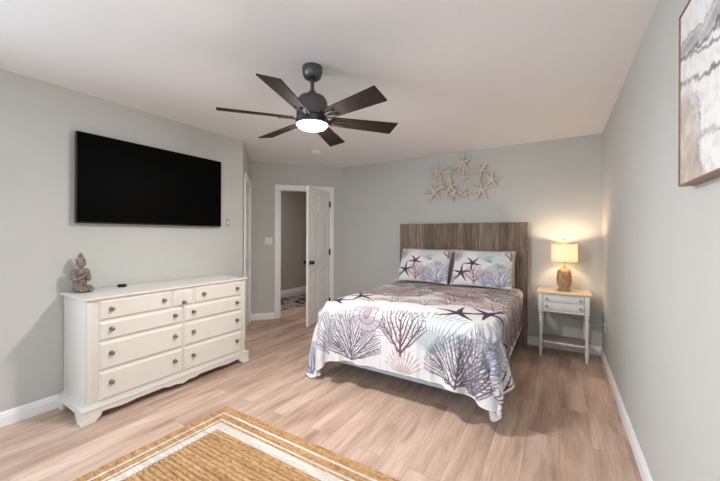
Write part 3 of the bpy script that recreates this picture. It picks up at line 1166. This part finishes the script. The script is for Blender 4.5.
SKEW = 0.022                         # the quilt lies slightly askew
WU, WV = GU.copy(), GV + SKEW * (GU - U0) / (U1 - U0)
for xe, sg, cut in ((BX1, 1, .20), (BX0, -1, .06)):      # softly rounded foot corners
    ca = np.clip(sg * (GU - xe), 0, None)
    cb = np.clip(BY0 - GV, 0, None)
    tt_ = np.minimum(ca / ca.max(), cb / cb.max())
    WU = WU - sg * ca * cut * tt_
    WV = WV + cb * cut * tt_
P = np.stack([WU, WV, np.full_like(GU, ZTOP + .01)], -1)
REST = P.copy()
wr = np.zeros_like(GU)
for i in range(26):
    ph, kx, ky = prng.uniform(0, 6.28), prng.normal(0, 11), prng.normal(0, 11)
    wr += np.sin(kx * GU + ky * GV + ph) / 26 ** .5
ins = 0.075
pin = (GU > BX0 + ins) & (GU < BX1 - ins) & (P[..., 1] > BY0 + ins)
P[..., 2] += np.where(pin, crown(GU, P[..., 1]) + .0025 * wr - .006, 0)
P[..., 2] += np.where(pin, 0, prng.normal(0, .002, GU.shape))
wgt = np.where(pin, 0.0, 1.0)
Vv = np.zeros_like(P)
RAD = 0.055
cxm, cym, czm = (BX0 + BX1) / 2, (BY0 + 4.6) / 2, ZTOP / 2 - .25
ex, ey, ez = (BX1 - BX0) / 2 - RAD, (4.6 - BY0) / 2 - RAD, ZTOP / 2 + .25 - RAD


def solve(sa, sb, rest, stiff):
    a, b = P[sa], P[sb]
    wa, wb = wgt[sa], wgt[sb]
    d = b - a
    L = np.sqrt((d * d).sum(-1)) + 1e-9
    ws = wa + wb
    ws = np.where(ws == 0, 1, ws)
    c = (stiff * (L - rest) / L / ws)[..., None] * d
    P[sa] = a + c * wa[..., None]
    P[sb] = b - c * wb[..., None]


S = slice
cons = []
for o in (0, 1):
    m = (nu - 1 - o + 1) // 2
    ia = S(o, nu - 1, 2); ib = S(o + 1, nu, 2)
    cons.append(((S(None), ia), (S(None), ib), hx, 1.0))
    ja = S(o, nv - 1, 2); jb = S(o + 1, nv, 2)
    cons.append(((ja, S(None)), (jb, S(None)), hy, 1.0))
    dg = math.hypot(hx, hy)
    cons.append(((ja, S(0, nu - 1)), (jb, S(1, nu)), dg, .45))
    cons.append(((ja, S(1, nu)), (jb, S(0, nu - 1)), dg, .45))
for o in range(6):
    ia = S(o, nu - 3, 6); n = len(range(*ia.indices(nu)))
    cons.append(((S(None), ia), (S(None), S(o + 3, o + 3 + 6 * n, 6)), 3 * hx, .06))
    ja = S(o, nv - 3, 6); n = len(range(*ja.indices(nv)))
    cons.append(((ja, S(None)), (S(o + 3, o + 3 + 6 * n, 6), S(None)), 3 * hy, .06))
cons = [(sa, sb, np.sqrt(((REST[sa] - REST[sb])[..., :2] ** 2).sum(-1)), stf) for sa, sb, _, stf in cons]
dt = 1 / 60
G = np.array([0, 0, -9.8])
for step in range(300):
    Vv = (Vv + G * dt) * (0.97 if step < 200 else 0.9)
    Vv *= wgt[..., None]
    old = P.copy()
    P = P + Vv * dt
    for it in range(9):
        for sa, sb, rest, stf in cons:
            solve(sa, sb, rest, stf)
    # collide with the rounded mattress block
    q = P - np.array([cxm, cym, czm])
    aq = np.abs(q) - np.array([ex, ey, ez])
    outp = np.maximum(aq, 0)
    ln = np.sqrt((outp ** 2).sum(-1))
    sdv = ln + np.minimum(aq.max(-1), 0) - RAD - .006
    hit = (sdv < 0) & (wgt > 0)
    nrm = np.where(ln[..., None] > 1e-6, outp / np.maximum(ln, 1e-6)[..., None], np.eye(3)[aq.argmax(-1)]) * np.sign(q)
    P = np.where(hit[..., None], P - nrm * sdv[..., None], P)
    P[..., 2] = np.maximum(P[..., 2], .012)
    P[..., 1] = np.clip(P[..., 1], BY0 - .075, 4.235)
    P[..., 0] = np.clip(P[..., 0], BX0 - .085, BX1 + .11)
    Vv = (P - old) / dt
    Vv = np.where(hit[..., None], Vv * .6, Vv)
    sp = np.sqrt((Vv ** 2).sum(-1, keepdims=True))
    Vv = np.where(sp > 3, Vv * 3 / np.maximum(sp, 1e-6), Vv)


def upsample(A, f, axis):
    A = np.moveaxis(A, axis, 0)
    n = A.shape[0]
    E = np.concatenate([2 * A[:1] - A[1:2], A, 2 * A[-1:] - A[-2:-1]], 0)
    out = []
    t = (np.arange(f) / f)[:, None]
    for i in range(n - 1):
        p0, p1, p2, p3 = E[i], E[i + 1], E[i + 2], E[i + 3]
        sh = (f,) + (1,) * (A.ndim - 1)
        tt = (np.arange(f) / f).reshape(sh)
        out.append(0.5 * (2 * p1 + (p2 - p0) * tt + (2 * p0 - 5 * p1 + 4 * p2 - p3) * tt ** 2 + (3 * p1 - p0 - 3 * p2 + p3) * tt ** 3))
    out.append(A[-1:])
    return np.moveaxis(np.concatenate(out, 0), 0, axis)


UPF = 8
PF = upsample(upsample(P, UPF, 0), UPF, 1)
GUF = np.linspace(U0, U1, PF.shape[1])[None, :] + np.zeros((PF.shape[0], 1))
GVF = np.linspace(V0, V1, PF.shape[0])[:, None] + np.zeros((1, PF.shape[1]))

cv = Canvas(U0 - .02, U1 + .02, V0 - .02, V1 + .02, 0.003, (226, 224, 226))


def fz(z):
    """cloth coordinate of height z on the foot face"""
    return V0 + (z - .19) * .92


# general field of the top: overlapping shells and coral in taupe and rose
for i in range(22):
    c = (rng.uniform(BX0 - .1, BX1 + .1), rng.uniform(2.95, 4.1))
    cv.disc(c, rng.uniform(.15, .3), rng.uniform(.12, .25), rng.choice([(218, 204, 200), (208, 202, 200), (222, 206, 200)]), .75, .8)
for i in range(12):
    c = (BX0 + .1 + (BX1 - BX0 - .2) * (i % 4 + rng.uniform(.1, .9)) / 4, 3.0 + .38 * (i // 4) + rng.uniform(0, .25))
    if i % 3 == 0:
        cv.nautilus(c, .14, rng.uniform(0, 6.28), NAUT, NAUTL)
    else:
        cv.scallop(c, .20, rng.uniform(0, 6.28), PALEB if i % 3 == 1 else PINK, PALEBL if i % 3 == 1 else PINKL)
for i in range(20):
    c = (BX0 + .05 + (BX1 - BX0 - .1) * (i % 5 + rng.uniform(.1, .9)) / 5, 2.80 + .27 * (i // 5) + rng.uniform(0, .2))
    cv.coral_fan(c, UP + rng.uniform(-.9, .9), .34, rng.choice([BROWN, BROWN, ROSE, REDC, GREYV]), 140, .0040, .012)
# side panels
for i in range(6):
    cv.coral_fan((BX0 - .40 + rng.uniform(-.02, .06), 2.42 + .3 * i), rng.uniform(-.1, .5), .36, (138, 146, 166) if i % 2 else GREYV, 120)
for i in range(6):
    cv.coral_fan((BX1 + .36 + rng.uniform(-.05, .02), 2.62 + .28 * i), PI + rng.uniform(-.5, .1), .36, [(132, 138, 156), BROWN, GREYV, ROSE, BROWN, GREYV][i], 130, .0055)
cv.nautilus((BX1 + .12, 2.36), .14, .5, (214, 218, 226), (138, 144, 164))
cv.coral_fan((BX1 + .40, 2.22), PI * .80, .26, (58, 46, 54), 100, .0062, .018)
cv.coral_fan((BX1 + .16, 1.90), PI * .42, .26, (70, 58, 70), 90, .0058, .018)
cv.coral_fan((BX0 - .34, 1.95), PI * .42, .34, (134, 138, 160), 90, .0045)
# foot face
cv.scallop((-0.80, fz(.41)), .38, UP - .05, PALEB, PALEBL, 15)
cv.scallop((-1.03, fz(.17)), .20, UP, PINK, PINKL, 12)
cv.scallop((-1.14, fz(.50)), .13, PI * .75, (224, 222, 228), (160, 152, 168), 9)
cv.coral_fan((-1.53, fz(.20)), UP, .42, (108, 100, 112), 140)
cv.coral_fan((-1.80, fz(.16)), UP + .1, .44, (138, 136, 150), 62)
cv.coral_fan((-1.055, fz(.34)), UP, .40, (112, 84, 94), 92, .0048, .0135)
cv.coral_fan((-0.58, fz(.21)), UP + .05, .36, (100, 92, 104), 150)
cv.coral_fan((-0.44, fz(.14)), UP - .1, .48, (116, 110, 124), 74)
cv.coral_fan((BX1 + .02, fz(.42)), UP, .32, (146, 152, 172), 90)
cv.nautilus((-1.375, fz(.63)), .155, 2.4, (200, 192, 199), (126, 112, 128))
cv.coral_fan((-0.84, 2.80), UP, .26, REDC, 130, .0044, .012)
cv.coral_fan((-1.75, 2.86), UP, .22, REDC, 130, .0044, .012)
cv.coral_fan((-1.30, 2.62), UP, .28, BROWN, 140, .0036, .011)
cv.coral_fan((-1.00, 2.66), UP + .2, .28, GREYV, 140, .0036, .011)
cv.coral_fan((-1.52, 2.58), UP + .2, .22, (150, 130, 132), 140, .0034, .011)
cv.star((BX1 + .2, 2.7), .14, .2, PLUM)
for c, r_, a in (((-1.81, 2.50), .18, .4), ((-1.70, 2.76), .18, .9), ((-0.68, 2.57), .20, .35), ((-0.475, 2.67), .20, 1.0)):
    cv.star(c, r_, a, PLUM)
colr = cv.sample(GUF, GVF)
mgn = np.minimum(np.minimum(GUF - U0, U1 - GUF), GVF - V0) < .014
colr[mgn] = np.array([lin(236), lin(233), lin(231)], np.float32)


def grid_object(name, PF, colr, mat, thick=None, flip=False):
    a, b = PF.shape[:2]
    me = bpy.data.meshes.new(name)
    idx = np.arange(a * b).reshape(a, b)
    q = np.stack([idx[:-1, :-1], idx[:-1, 1:], idx[1:, 1:], idx[1:, :-1]], -1).reshape(-1, 4)
    if flip:
        q = q[:, ::-1]
    me.vertices.add(a * b)
    me.vertices.foreach_set('co', PF.reshape(-1).astype(np.float32))
    me.loops.add(q.size)
    me.loops.foreach_set('vertex_index', q.reshape(-1).astype(np.int32))
    me.polygons.add(len(q))
    me.polygons.foreach_set('loop_start', (np.arange(len(q)) * 4).astype(np.int32))
    me.polygons.foreach_set('use_smooth', np.ones(len(q), bool))
    me.update(calc_edges=True)
    me.validate()
    if colr is not None:
        at = me.color_attributes.new('print', 'FLOAT_COLOR', 'POINT')
        at.data.foreach_set('color', np.concatenate([colr.reshape(-1, 3), np.ones((a * b, 1))], 1).astype(np.float32).reshape(-1))
    me.materials.append(MAT[mat])
    o = bpy.data.objects.new(name, me)
    COL.objects.link(o)
    if thick:
        md = o.modifiers.new('thickness', 'SOLIDIFY')
        md.thickness = thick
        md.offset = 1.0
    return o


quilt = grid_object('quilt', PF, colr, 'print', 0.007)
tag(quilt, 'white quilt printed with coral, shells and starfish draped over the bed', 'quilt')

# ---- pillows
PW, PH = 0.675, 0.47


def pillow_surface(w, h, t, n=(72, 52), seed=0, flange=0.02):
    r2 = np.random.RandomState(seed)
    u = np.linspace(-1, 1, n[0])
    v = np.linspace(-1, 1, n[1])
    U, V = np.meshgrid(u, v)
    edge = np.clip((1 - U ** 2), 0, 1) ** .5 * np.clip((1 - V ** 2), 0, 1) ** .5
    # corners pulled out a little, sides drawn in
    X = U * w / 2 * (1 - .035 * (1 - V ** 2) * np.abs(U) ** 3)
    Z = V * h / 2 * (1 - .05 * (1 - U ** 2) * np.abs(V) ** 3)
    wr = sum(np.sin(r2.normal(0, 4) * U * 1.4 + r2.normal(0, 4) * V + r2.uniform(0, 6.28)) for _ in range(6)) / 6
    T = t / 2 * edge * (1 + .08 * wr)
    return X, T, Z


def pillow(w, h, t, seed, canvas=None):
    X, T, Z = pillow_surface(w, h, t, (150, 110) if canvas else (60, 44), seed)
    front = np.stack([X, -T, Z], -1)
    back = np.stack([X, T, Z], -1)
    o = None
    a, b = X.shape
    allP = np.concatenate([front.reshape(-1, 3), back.reshape(-1, 3)])
    idx = np.arange(a * b).reshape(a, b)
    q1 = np.stack([idx[:-1, :-1], idx[:-1, 1:], idx[1:, 1:], idx[1:, :-1]], -1).reshape(-1, 4)
    q2 = q1[:, ::-1] + a * b
    me = bpy.data.meshes.new('pillow')
    me.from_pydata(allP.tolist(), [], np.concatenate([q1, q2]).tolist())
    if canvas is not None:
        c = canvas.sample(X, Z).reshape(-1, 3)
        c2 = np.tile(np.array([[lin(214), lin(208), lin(208)]]), (a * b, 1))
        at = me.color_attributes.new('print', 'FLOAT_COLOR', 'POINT')
        at.data.foreach_set('color', np.concatenate([np.concatenate([c, c2]), np.ones((2 * a * b, 1))], 1).astype(np.float32).reshape(-1))
    bmx = bmesh.new()
    bmx.from_mesh(me)
    bmesh.ops.remove_doubles(bmx, verts=bmx.verts, dist=0.0002)
    bmx.to_mesh(me)
    bmx.free()
    me.polygons.foreach_set('use_smooth', [True] * len(me.polygons))
    me.materials.append(MAT['print'] if canvas else MAT['pillow_cloth'])
    o = bpy.data.objects.new('pillow', me)
    COL.objects.link(o)
    # piping along the seam
    pts = [(X[0, i], 0, Z[0, i]) for i in range(0, b, 3)] + [(X[j, -1], 0, Z[j, -1]) for j in range(0, a, 3)] + \
          [(X[-1, i], 0, Z[-1, i]) for i in range(b - 1, -1, -3)] + [(X[j, 0], 0, Z[j, 0]) for j in range(a - 1, 0, -3)]
    pts.append(pts[0])
    return o, pts


pc = Canvas(-.38, .38, -.28, .28, .003, (228, 226, 227))
pc.scallop((-.27, .06), .17, 1.9, (222, 214, 214), (160, 150, 156), 11)
pc.nautilus((-.30, .14), .085, .3, (210, 206, 212), (146, 140, 152))
pc.scallop((.10, .03), .22, UP, PALEB, PALEBL, 15)
pc.scallop((.20, -.03), .15, UP - .3, (224, 224, 224), (172, 182, 186), 13)
pc.coral_fan((.22, -.23), UP, .26, (130, 136, 160), 160, .0034, .0095)
pc.coral_fan((.05, -.23), UP, .18, (150, 152, 172), 130, .0032, .0095)
pc.coral_fan((-.06, -.21), UP, .20, (152, 100, 110), 110, .0044, .012)
pc.coral_fan((.31, .10), UP, .14, (150, 116, 120), 90, .005)
pc.coral_fan((-.31, -.23), UP, .13, (146, 152, 172), 90, .0045)
pc.star((-.21, -.10), .115, .3, PLUM)
pc.star((-.09, .02), .105, .9, PLUM)
for xc, seed, lb in ((-1.496, 1, 'printed pillow with starfish on the door side of the bed'),
                     (-0.777, 2, 'printed pillow with starfish on the nightstand side of the bed')):
    o, pts = pillow(PW, PH, .20, seed, pc)
    o.location = (xc, 3.962, ZTOP + .252)
    o.rotation_euler = (R(-31), 0, R(1 if seed == 1 else 0))
    tag(o, lb, 'pillow', 'printed pillows')
    pp = MB().tube(pts, .005, 8).build('piping', 'pillow_cloth', o)
for xc, seed, lb in ((-1.47, 3, 'plain taupe pillow behind the printed pillow on the door side'),
                     (-0.77, 4, 'plain taupe pillow behind the printed pillow beside the nightstand')):
    o, pts = pillow(PW, .43, .11, seed, None)
    o.location = (xc, 4.178, ZTOP + .247)
    o.rotation_euler = (R(-10), 0, R(1 if seed == 3 else -3))
    tag(o, lb, 'pillow', 'plain pillows')

# ------------------------------------------------------------------ nightstand
NX0, NX1, NY0, NY1, NZ = -0.212, 0.288, 3.985, 4.335, 0.708
ncx, ncy = (NX0 + NX1) / 2, (NY0 + NY1) / 2
ns = empty('nightstand', (ncx, ncy, 0), 0, 'slim white two drawer nightstand with turned legs beside the bed', 'nightstand')
hw, hd = (NX1 - NX0) / 2, (NY1 - NY0) / 2
MB().box(-hw, hw, -hd, hd, NZ - .022, NZ, 0.006, 3).build('top', 'stand_top', ns)
lx, ly = hw - .042, hd - .036
ZA = 0.492
b = MB()
b.box(-lx, lx, ly - .012, ly + .006, ZA, NZ - .022)             # back
for s in (-1, 1):
    b.box(s * lx - .008, s * lx + .008, -ly, ly, ZA, NZ - .022)
b.box(-lx, lx, -ly - .008, -ly + .012, ZA, ZA + .022, 0.002)      # lower rail
b.box(-lx, lx, -ly - .008, -ly + .012, NZ - .04, NZ - .022)
b.box(-lx, lx, -ly - .008, -ly + .012, 0.594, 0.602)
b.box(-lx, lx, -ly + .012, ly, ZA + .002, ZA + .010)
b.build('case', 'stand_white', ns)
for z0, z1 in ((ZA + .024, 0.592), (0.604, NZ - .042)):
    y0 = -ly - .012
    q = MB()
    st_ = [(0, y0 + .01), (0, y0), (.008, y0 - .006), (.014, y0 - .008)]
    v4 = []
    for i_, y in st_:
        v4 += [(-lx + .024 + i_, y, z0 + i_), (lx - .024 - i_, y, z0 + i_), (lx - .024 - i_, y, z1 - i_), (-lx + .024 + i_, y, z1 - i_)]
    ff = []
    for i in range(3):
        ff += [(4 * i + j, 4 * i + (j + 1) % 4, 4 * i + 4 + (j + 1) % 4, 4 * i + 4 + j) for j in range(4)]
    ff += [(12, 13, 14, 15), (3, 2, 1, 0)]
    d = q.add(v4, ff).build('drawer', 'stand_white', ns)
    for s in (-1, 1):
        kn_ = MB().lathe([(0, 0.024), (0.010, 0.023), (0.0125, 0.018), (0.010, 0.011), (0.005, 0.008), (0.005, 0.002), (0.012, 0.0015), (0.012, 0)], 16,
                         M=Matrix.Rotation(R(90), 4, 'X')).build('knob', 'pewter', d)
        kn_.location = (s * 0.150, y0 - .008, (z0 + z1) / 2)
ZS = 0.158
MB().box(-lx, lx, -ly, ly, ZS, ZS + .016, 0.002).build('shelf', ['shelf_wood'], ns)
MB().box(-lx + .02, lx - .02, -ly - .006, -ly + .008, ZS - .004, ZS + .016, 0.002).build('shelf_edge', 'stand_white', ns)
lprof = [(0.0, 0.0), (0.011, 0.0), (0.013, 0.012), (0.011, 0.022), (0.013, 0.035), (0.018, 0.07), (0.0195, 0.09), (0.016, 0.11), (0.013, 0.117), (0.018, 0.122), (0.018, 0.128),
         (0.013, 0.133), (0.017, 0.14), (0.0185, 0.145), (0.0185, 0.188), (0.014, 0.192), (0.018, 0.20), (0.014, 0.207), (0.016, 0.23), (0.020, 0.33), (0.020, 0.40), (0.016, 0.435), (0.014, 0.445),
         (0.0195, 0.452), (0.0195, 0.46), (0.014, 0.466), (0.019, 0.476), (0.019, 0.49), (0, 0.49)]
for sx in (-1, 1):
    for sy in (-1, 1):
        b = MB()
        M = Matrix.Translation((sx * lx, sy * ly, 0))
        b.lathe(lprof, 20, M=M)
        b.box(-.0205, .0205, -.0205, .0205, 0.486, NZ - .022, 0.002, M=M)
        b.build('leg', 'stand_white', ns)

# table lamp
LX, LY = 0.048, 4.195
lamp = empty('table_lamp', (LX, LY, NZ + .0006), 0, 'lit table lamp with a white drum shade and carved brown base on the nightstand', 'lamp')
MB().lathe([(0, 0), (0.058, 0), (0.060, 0.006), (0.060, 0.016), (0.054, 0.02), (0.05, 0.03), (0, 0.03)], 32).build('foot', 'lamp_wood', lamp)
MB().lathe([(0.048, 0.028), (0.056, 0.040), (0.064, 0.065), (0.068, 0.11), (0.068, 0.165), (0.065, 0.20), (0.057, 0.228), (0.044, 0.244), (0.03, 0.25), (0.02, 0.253), (0, 0.253)], 96,
           flute=lambda a, t: 1 + 0.13 * (abs(math.sin(4 * a + 1.6 * math.sin(t * 7))) ** .7 - .6) * math.sin(PI * min(1, max(0, t * 1.1))) ** .5).build('base', 'lamp_wood', lamp)
MB().lathe([(0.022, 0.25), (0.024, 0.262), (0.014, 0.268), (0.010, 0.30), (0.013, 0.305), (0.013, 0.33), (0, 0.33)], 20).build('neck', 'gold', lamp)
b = MB()
b.tube([(0, 0, 0.33), (0.045, 0, 0.36), (0.05, 0, 0.44), (0.0, 0, 0.535)], 0.0022, 8)
b.tube([(0, 0, 0.33), (-0.045, 0, 0.36), (-0.05, 0, 0.44), (0.0, 0, 0.535)], 0.0022, 8)
b.lathe([(0.0, 0.53), (0.004, 0.532), (0.004, 0.545), (0.009, 0.551), (0.012, 0.560), (0.009, 0.569), (0.0, 0.572)], 14)
for a in (0, 120, 240):
    b.tube([(0, 0, 0.515), (0.121 * math.cos(R(a)), 0.121 * math.sin(R(a)), 0.510)], 0.0018, 6)
b.build('finial_and_harp', 'gold', lamp)
b = MB()
r_ = 0.126
z0, z1 = 0.322, 0.512
n = 48
vs, fs = [], []
for z, ro in ((z0, r_), (z1, r_ - .002), (z1, r_ - .005), (z0, r_ - .003)):
    vs += [(ro * math.cos(2 * PI * i / n), ro * math.sin(2 * PI * i / n), z) for i in range(n)]
for i in range(n):
    j = (i + 1) % n
    for q in range(4):
        a, c = q * n, ((q + 1) % 4) * n
        fs.append((a + i, a + j, c + j, c + i))
b.add(vs, fs)
b.build('lamp_shade', 'shade', lamp)
for z in (z0, z1):
    MB().tube([((r_ + .0005) * math.cos(2 * PI * i / n), (r_ + .0005) * math.sin(2 * PI * i / n), z) for i in range(n + 1)], 0.003, 8).build('shade_trim', 'shade', lamp)
MB().lathe([(0, 0.33), (0.012, 0.332), (0.013, 0.345), (0.020, 0.36), (0.026, 0.385), (0.024, 0.405), (0.012, 0.42), (0, 0.423)], 20).build('bulb', 'bulb', lamp)
pd = bpy.data.lights.new('lamp_light', 'POINT')
pd.energy = 7.5
pd.color = (1.0, 0.72, 0.48)
pd.shadow_soft_size = 0.03
po = bpy.data.objects.new('lamp_light', pd)
COL.objects.link(po)
po.parent = lamp
po.location = (0, 0, 0.46)
# cord to the outlet
cp = [(0.0, 0.05, 0.010), (0.0, 0.13, 0.016), (0.0, 0.157, 0.012), (0.0, 0.159, -0.03), (0.01, 0.158, -0.20), (0.06, 0.157, -0.33), (0.20, 0.150, -0.338), (0.30, 0.075, -0.330), (0.335, -0.125, -0.298)]
cc = []
for i in range(len(cp) - 1):
    for t in np.linspace(0, 1, 6)[:-1]:
        cc.append(tuple(np.array(cp[i]) * (1 - t) + np.array(cp[i + 1]) * t))
cc.append(cp[-1])
for _ in range(3):
    cc = [cc[0]] + [tuple((np.array(cc[i - 1]) + 2 * np.array(cc[i]) + np.array(cc[i + 1])) / 4) for i in range(1, len(cc) - 1)] + [cc[-1]]
MB().tube(cc, 0.0032, 8).build('cord', 'cord', lamp)
MB().box(0.322, 0.343, -0.149, -0.123, -0.310, -0.286, 0.004).build('plug', 'cord', lamp)

# ------------------------------------------------------------------ starfish wall sculpture
wa = empty('wall_sculpture', (-1.09, YB, 2.06), 0, 'champagne metal starfish cluster sculpture on the wall above the headboard', 'wall art')
sr = random.Random(3)


def starfish_mb(cx, cz, rad, ang, y0):
    b = MB()
    n = 5
    for i in range(n):
        a = ang + i * 2 * PI / 5 + sr.uniform(-.12, .12)
        bend = sr.uniform(-.35, .35)
        pts, rads = [], []
        x, z = cx, cz
        for s in range(6):
            t = s / 5
            pts.append((x, y0 - .004 * math.cos(t * 1.5), z))
            rads.append(rad * (.20 * (1 - t) ** .8 + .055))
            x += math.cos(a + bend * t) * rad / 5
            z += math.sin(a + bend * t) * rad / 5
        b.tube(pts, rads, 8, squash=.6)
    b.ball((cx, y0 - .004, cz), (rad * .2, rad * .15, rad * .2), 12)
    return b


STARS = [(-1.44, 2.195, .125, .3), (-1.265, 2.187, .09, .9), (-1.095, 2.285, .125, .3), (-0.858, 2.163, .115, .7), (-0.731, 2.03, .115, .1), (-1.07, 2.09, .085, .6),
         (-1.245, 1.976, .125, .3), (-1.489, 1.915, .145, .55), (-1.375, 1.985, .085, .2), (-1.226, 1.87, .11, .9), (-1.06, 1.865, .085, .3), (-0.857, 1.905, .145, .35)]
for x, z, r_, a in STARS:
    starfish_mb(x + 1.09, z - 2.06, r_, a, -0.028 - sr.uniform(0, .012)).build('starfish', 'star_metal', wa)
b = MB()
for i, j in ((0, 1), (1, 5), (2, 5), (2, 1), (5, 3), (3, 4), (5, 11), (4, 11), (1, 6), (6, 8), (8, 7), (0, 8), (6, 9), (9, 10), (10, 11), (6, 10), (0, 7)):
    p, q = STARS[i], STARS[j]
    m = ((p[0] + q[0]) / 2 + 1.09 + sr.uniform(-.02, .02), -0.024, (p[1] + q[1]) / 2 - 2.06 + sr.uniform(-.02, .02))
    b.tube([(p[0] + 1.09, -0.024, p[1] - 2.06), m, (q[0] + 1.09, -0.024, q[1] - 2.06)], .009, 8)
for i in (0, 3, 7, 11):
    b.tube([(STARS[i][0] + 1.09, -0.03, STARS[i][1] - 2.06), (STARS[i][0] + 1.09, 0.0, STARS[i][1] - 2.06)], .004, 6)
b.build('connecting_rods', 'star_metal', wa)

# ------------------------------------------------------------------ canvas on the right wall
pic = empty('painting', (XR, 1.11, 1.79), 0, 'large abstract white and grey canvas in a thin wood frame on the side wall', 'painting')
AH, AW = 0.300, 0.450
b = MB()
for y0, y1, zz0, zz1 in ((-AW, -AW + .006, -AH, AH), (AW - .006, AW, -AH, AH), (-AW, AW, -AH, -AH + .006), (-AW, AW, AH - .006, AH)):
    b.box(-0.042, -0.001, y0, y1, zz0, zz1, 0.001)
b.build('frame', 'pic_frame', pic)
MB().box(-0.038, -0.002, -AW + .007, AW - .007, -AH + .007, AH - .007, 0.001).build('canvas', 'canvas', pic)

# ------------------------------------------------------------------ jute rug
RX0, RX1, RY0, RY1 = -2.165, -0.02, -0.75, 1.540
rug = MB()
pw = 0.0155
d = 0.0
rings = []
while d < 0.205:
    rings.append(d)
    d += pw
for d in rings:
    m = d + pw / 2
    mi = 1 if (0.058 < m < 0.074) or (0.118 < m < 0.134) or (m > 0.150) else 0
    segs = 5
    prof = [(d + pw * t, 0.002 + 0.008 * math.sin(PI * t) ** .6) for t in (0.0, .12, .3, .5, .7, .88, 1.0)]
    vs, fs = [], []
    for o, z in prof:
        vs += [(RX0 + o, RY0 + o, z), (RX1 - o, RY0 + o, z), (RX1 - o, RY1 - o, z), (RX0 + o, RY1 - o, z)]
    for i in range(len(prof) - 1):
        fs += [(4 * i + j, 4 * i + (j + 1) % 4, 4 * i + 4 + (j + 1) % 4, 4 * i + 4 + j) for j in range(4)]
    rug.add(vs, fs, mi)
dd = rings[-1] + pw
y = RY0 + dd
ncen = int(round((RY1 - RY0 - 2 * dd) / 0.027))
pc_ = (RY1 - RY0 - 2 * dd) / ncen
for i in range(ncen):
    y0 = RY0 + dd + i * pc_
    prof = [(y0 + pc_ * t, 0.001 + 0.012 * math.sin(PI * t) ** .5) for t in (0.0, .04, .14, .3, .5, .7, .86, .96, 1.0)]
    vs, fs = [], []
    for yy, z in prof:
        vs += [(RX0 + dd, yy, z), (RX1 - dd, yy, z)]
    for j in range(len(prof) - 1):
        fs.append((2 * j, 2 * j + 1, 2 * j + 3, 2 * j + 2))
    rug.add(vs, fs, 0)
rug.box(RX0, RX1, RY0, RY1, 0.0, 0.0025)
rug.mi[-6:] = [0] * 6
ro = rug.build('area_rug', ['jute', 'white_yarn'], smooth=True, angle=60)
cx_, cy_ = (RX0 + RX1) / 2, (RY0 + RY1) / 2
ro.data.transform(Matrix.Translation((-cx_, -cy_, 0)))
# hand braided, so not quite square
ro.data.transform(Matrix(((1, 0.040, 0, 0), (0.022, 1, 0, 0), (0, 0, 1, 0), (0, 0, 0, 1))))
qx_, qy_ = RX0 - cx_, RY1 - cy_
ro.location = (-2.150 - (qx_ + 0.040 * qy_), 1.526 - (qy_ + 0.022 * qx_), 0)
tag(ro, 'braided jute rug with white border stripes on the plank floor', 'rug')

# hallway rug
hr = MB().box(-0.42, 0.42, -0.75, 0.75, 0.0, 0.008, 0.003).build('hall_rug', 'hall_rug')
hr.location = (-4.42, 4.62, 0)
hr.rotation_euler = (0, 0, R(-6))
tag(hr, 'black and grey patterned rug on the hallway floor beyond the open door', 'rug')
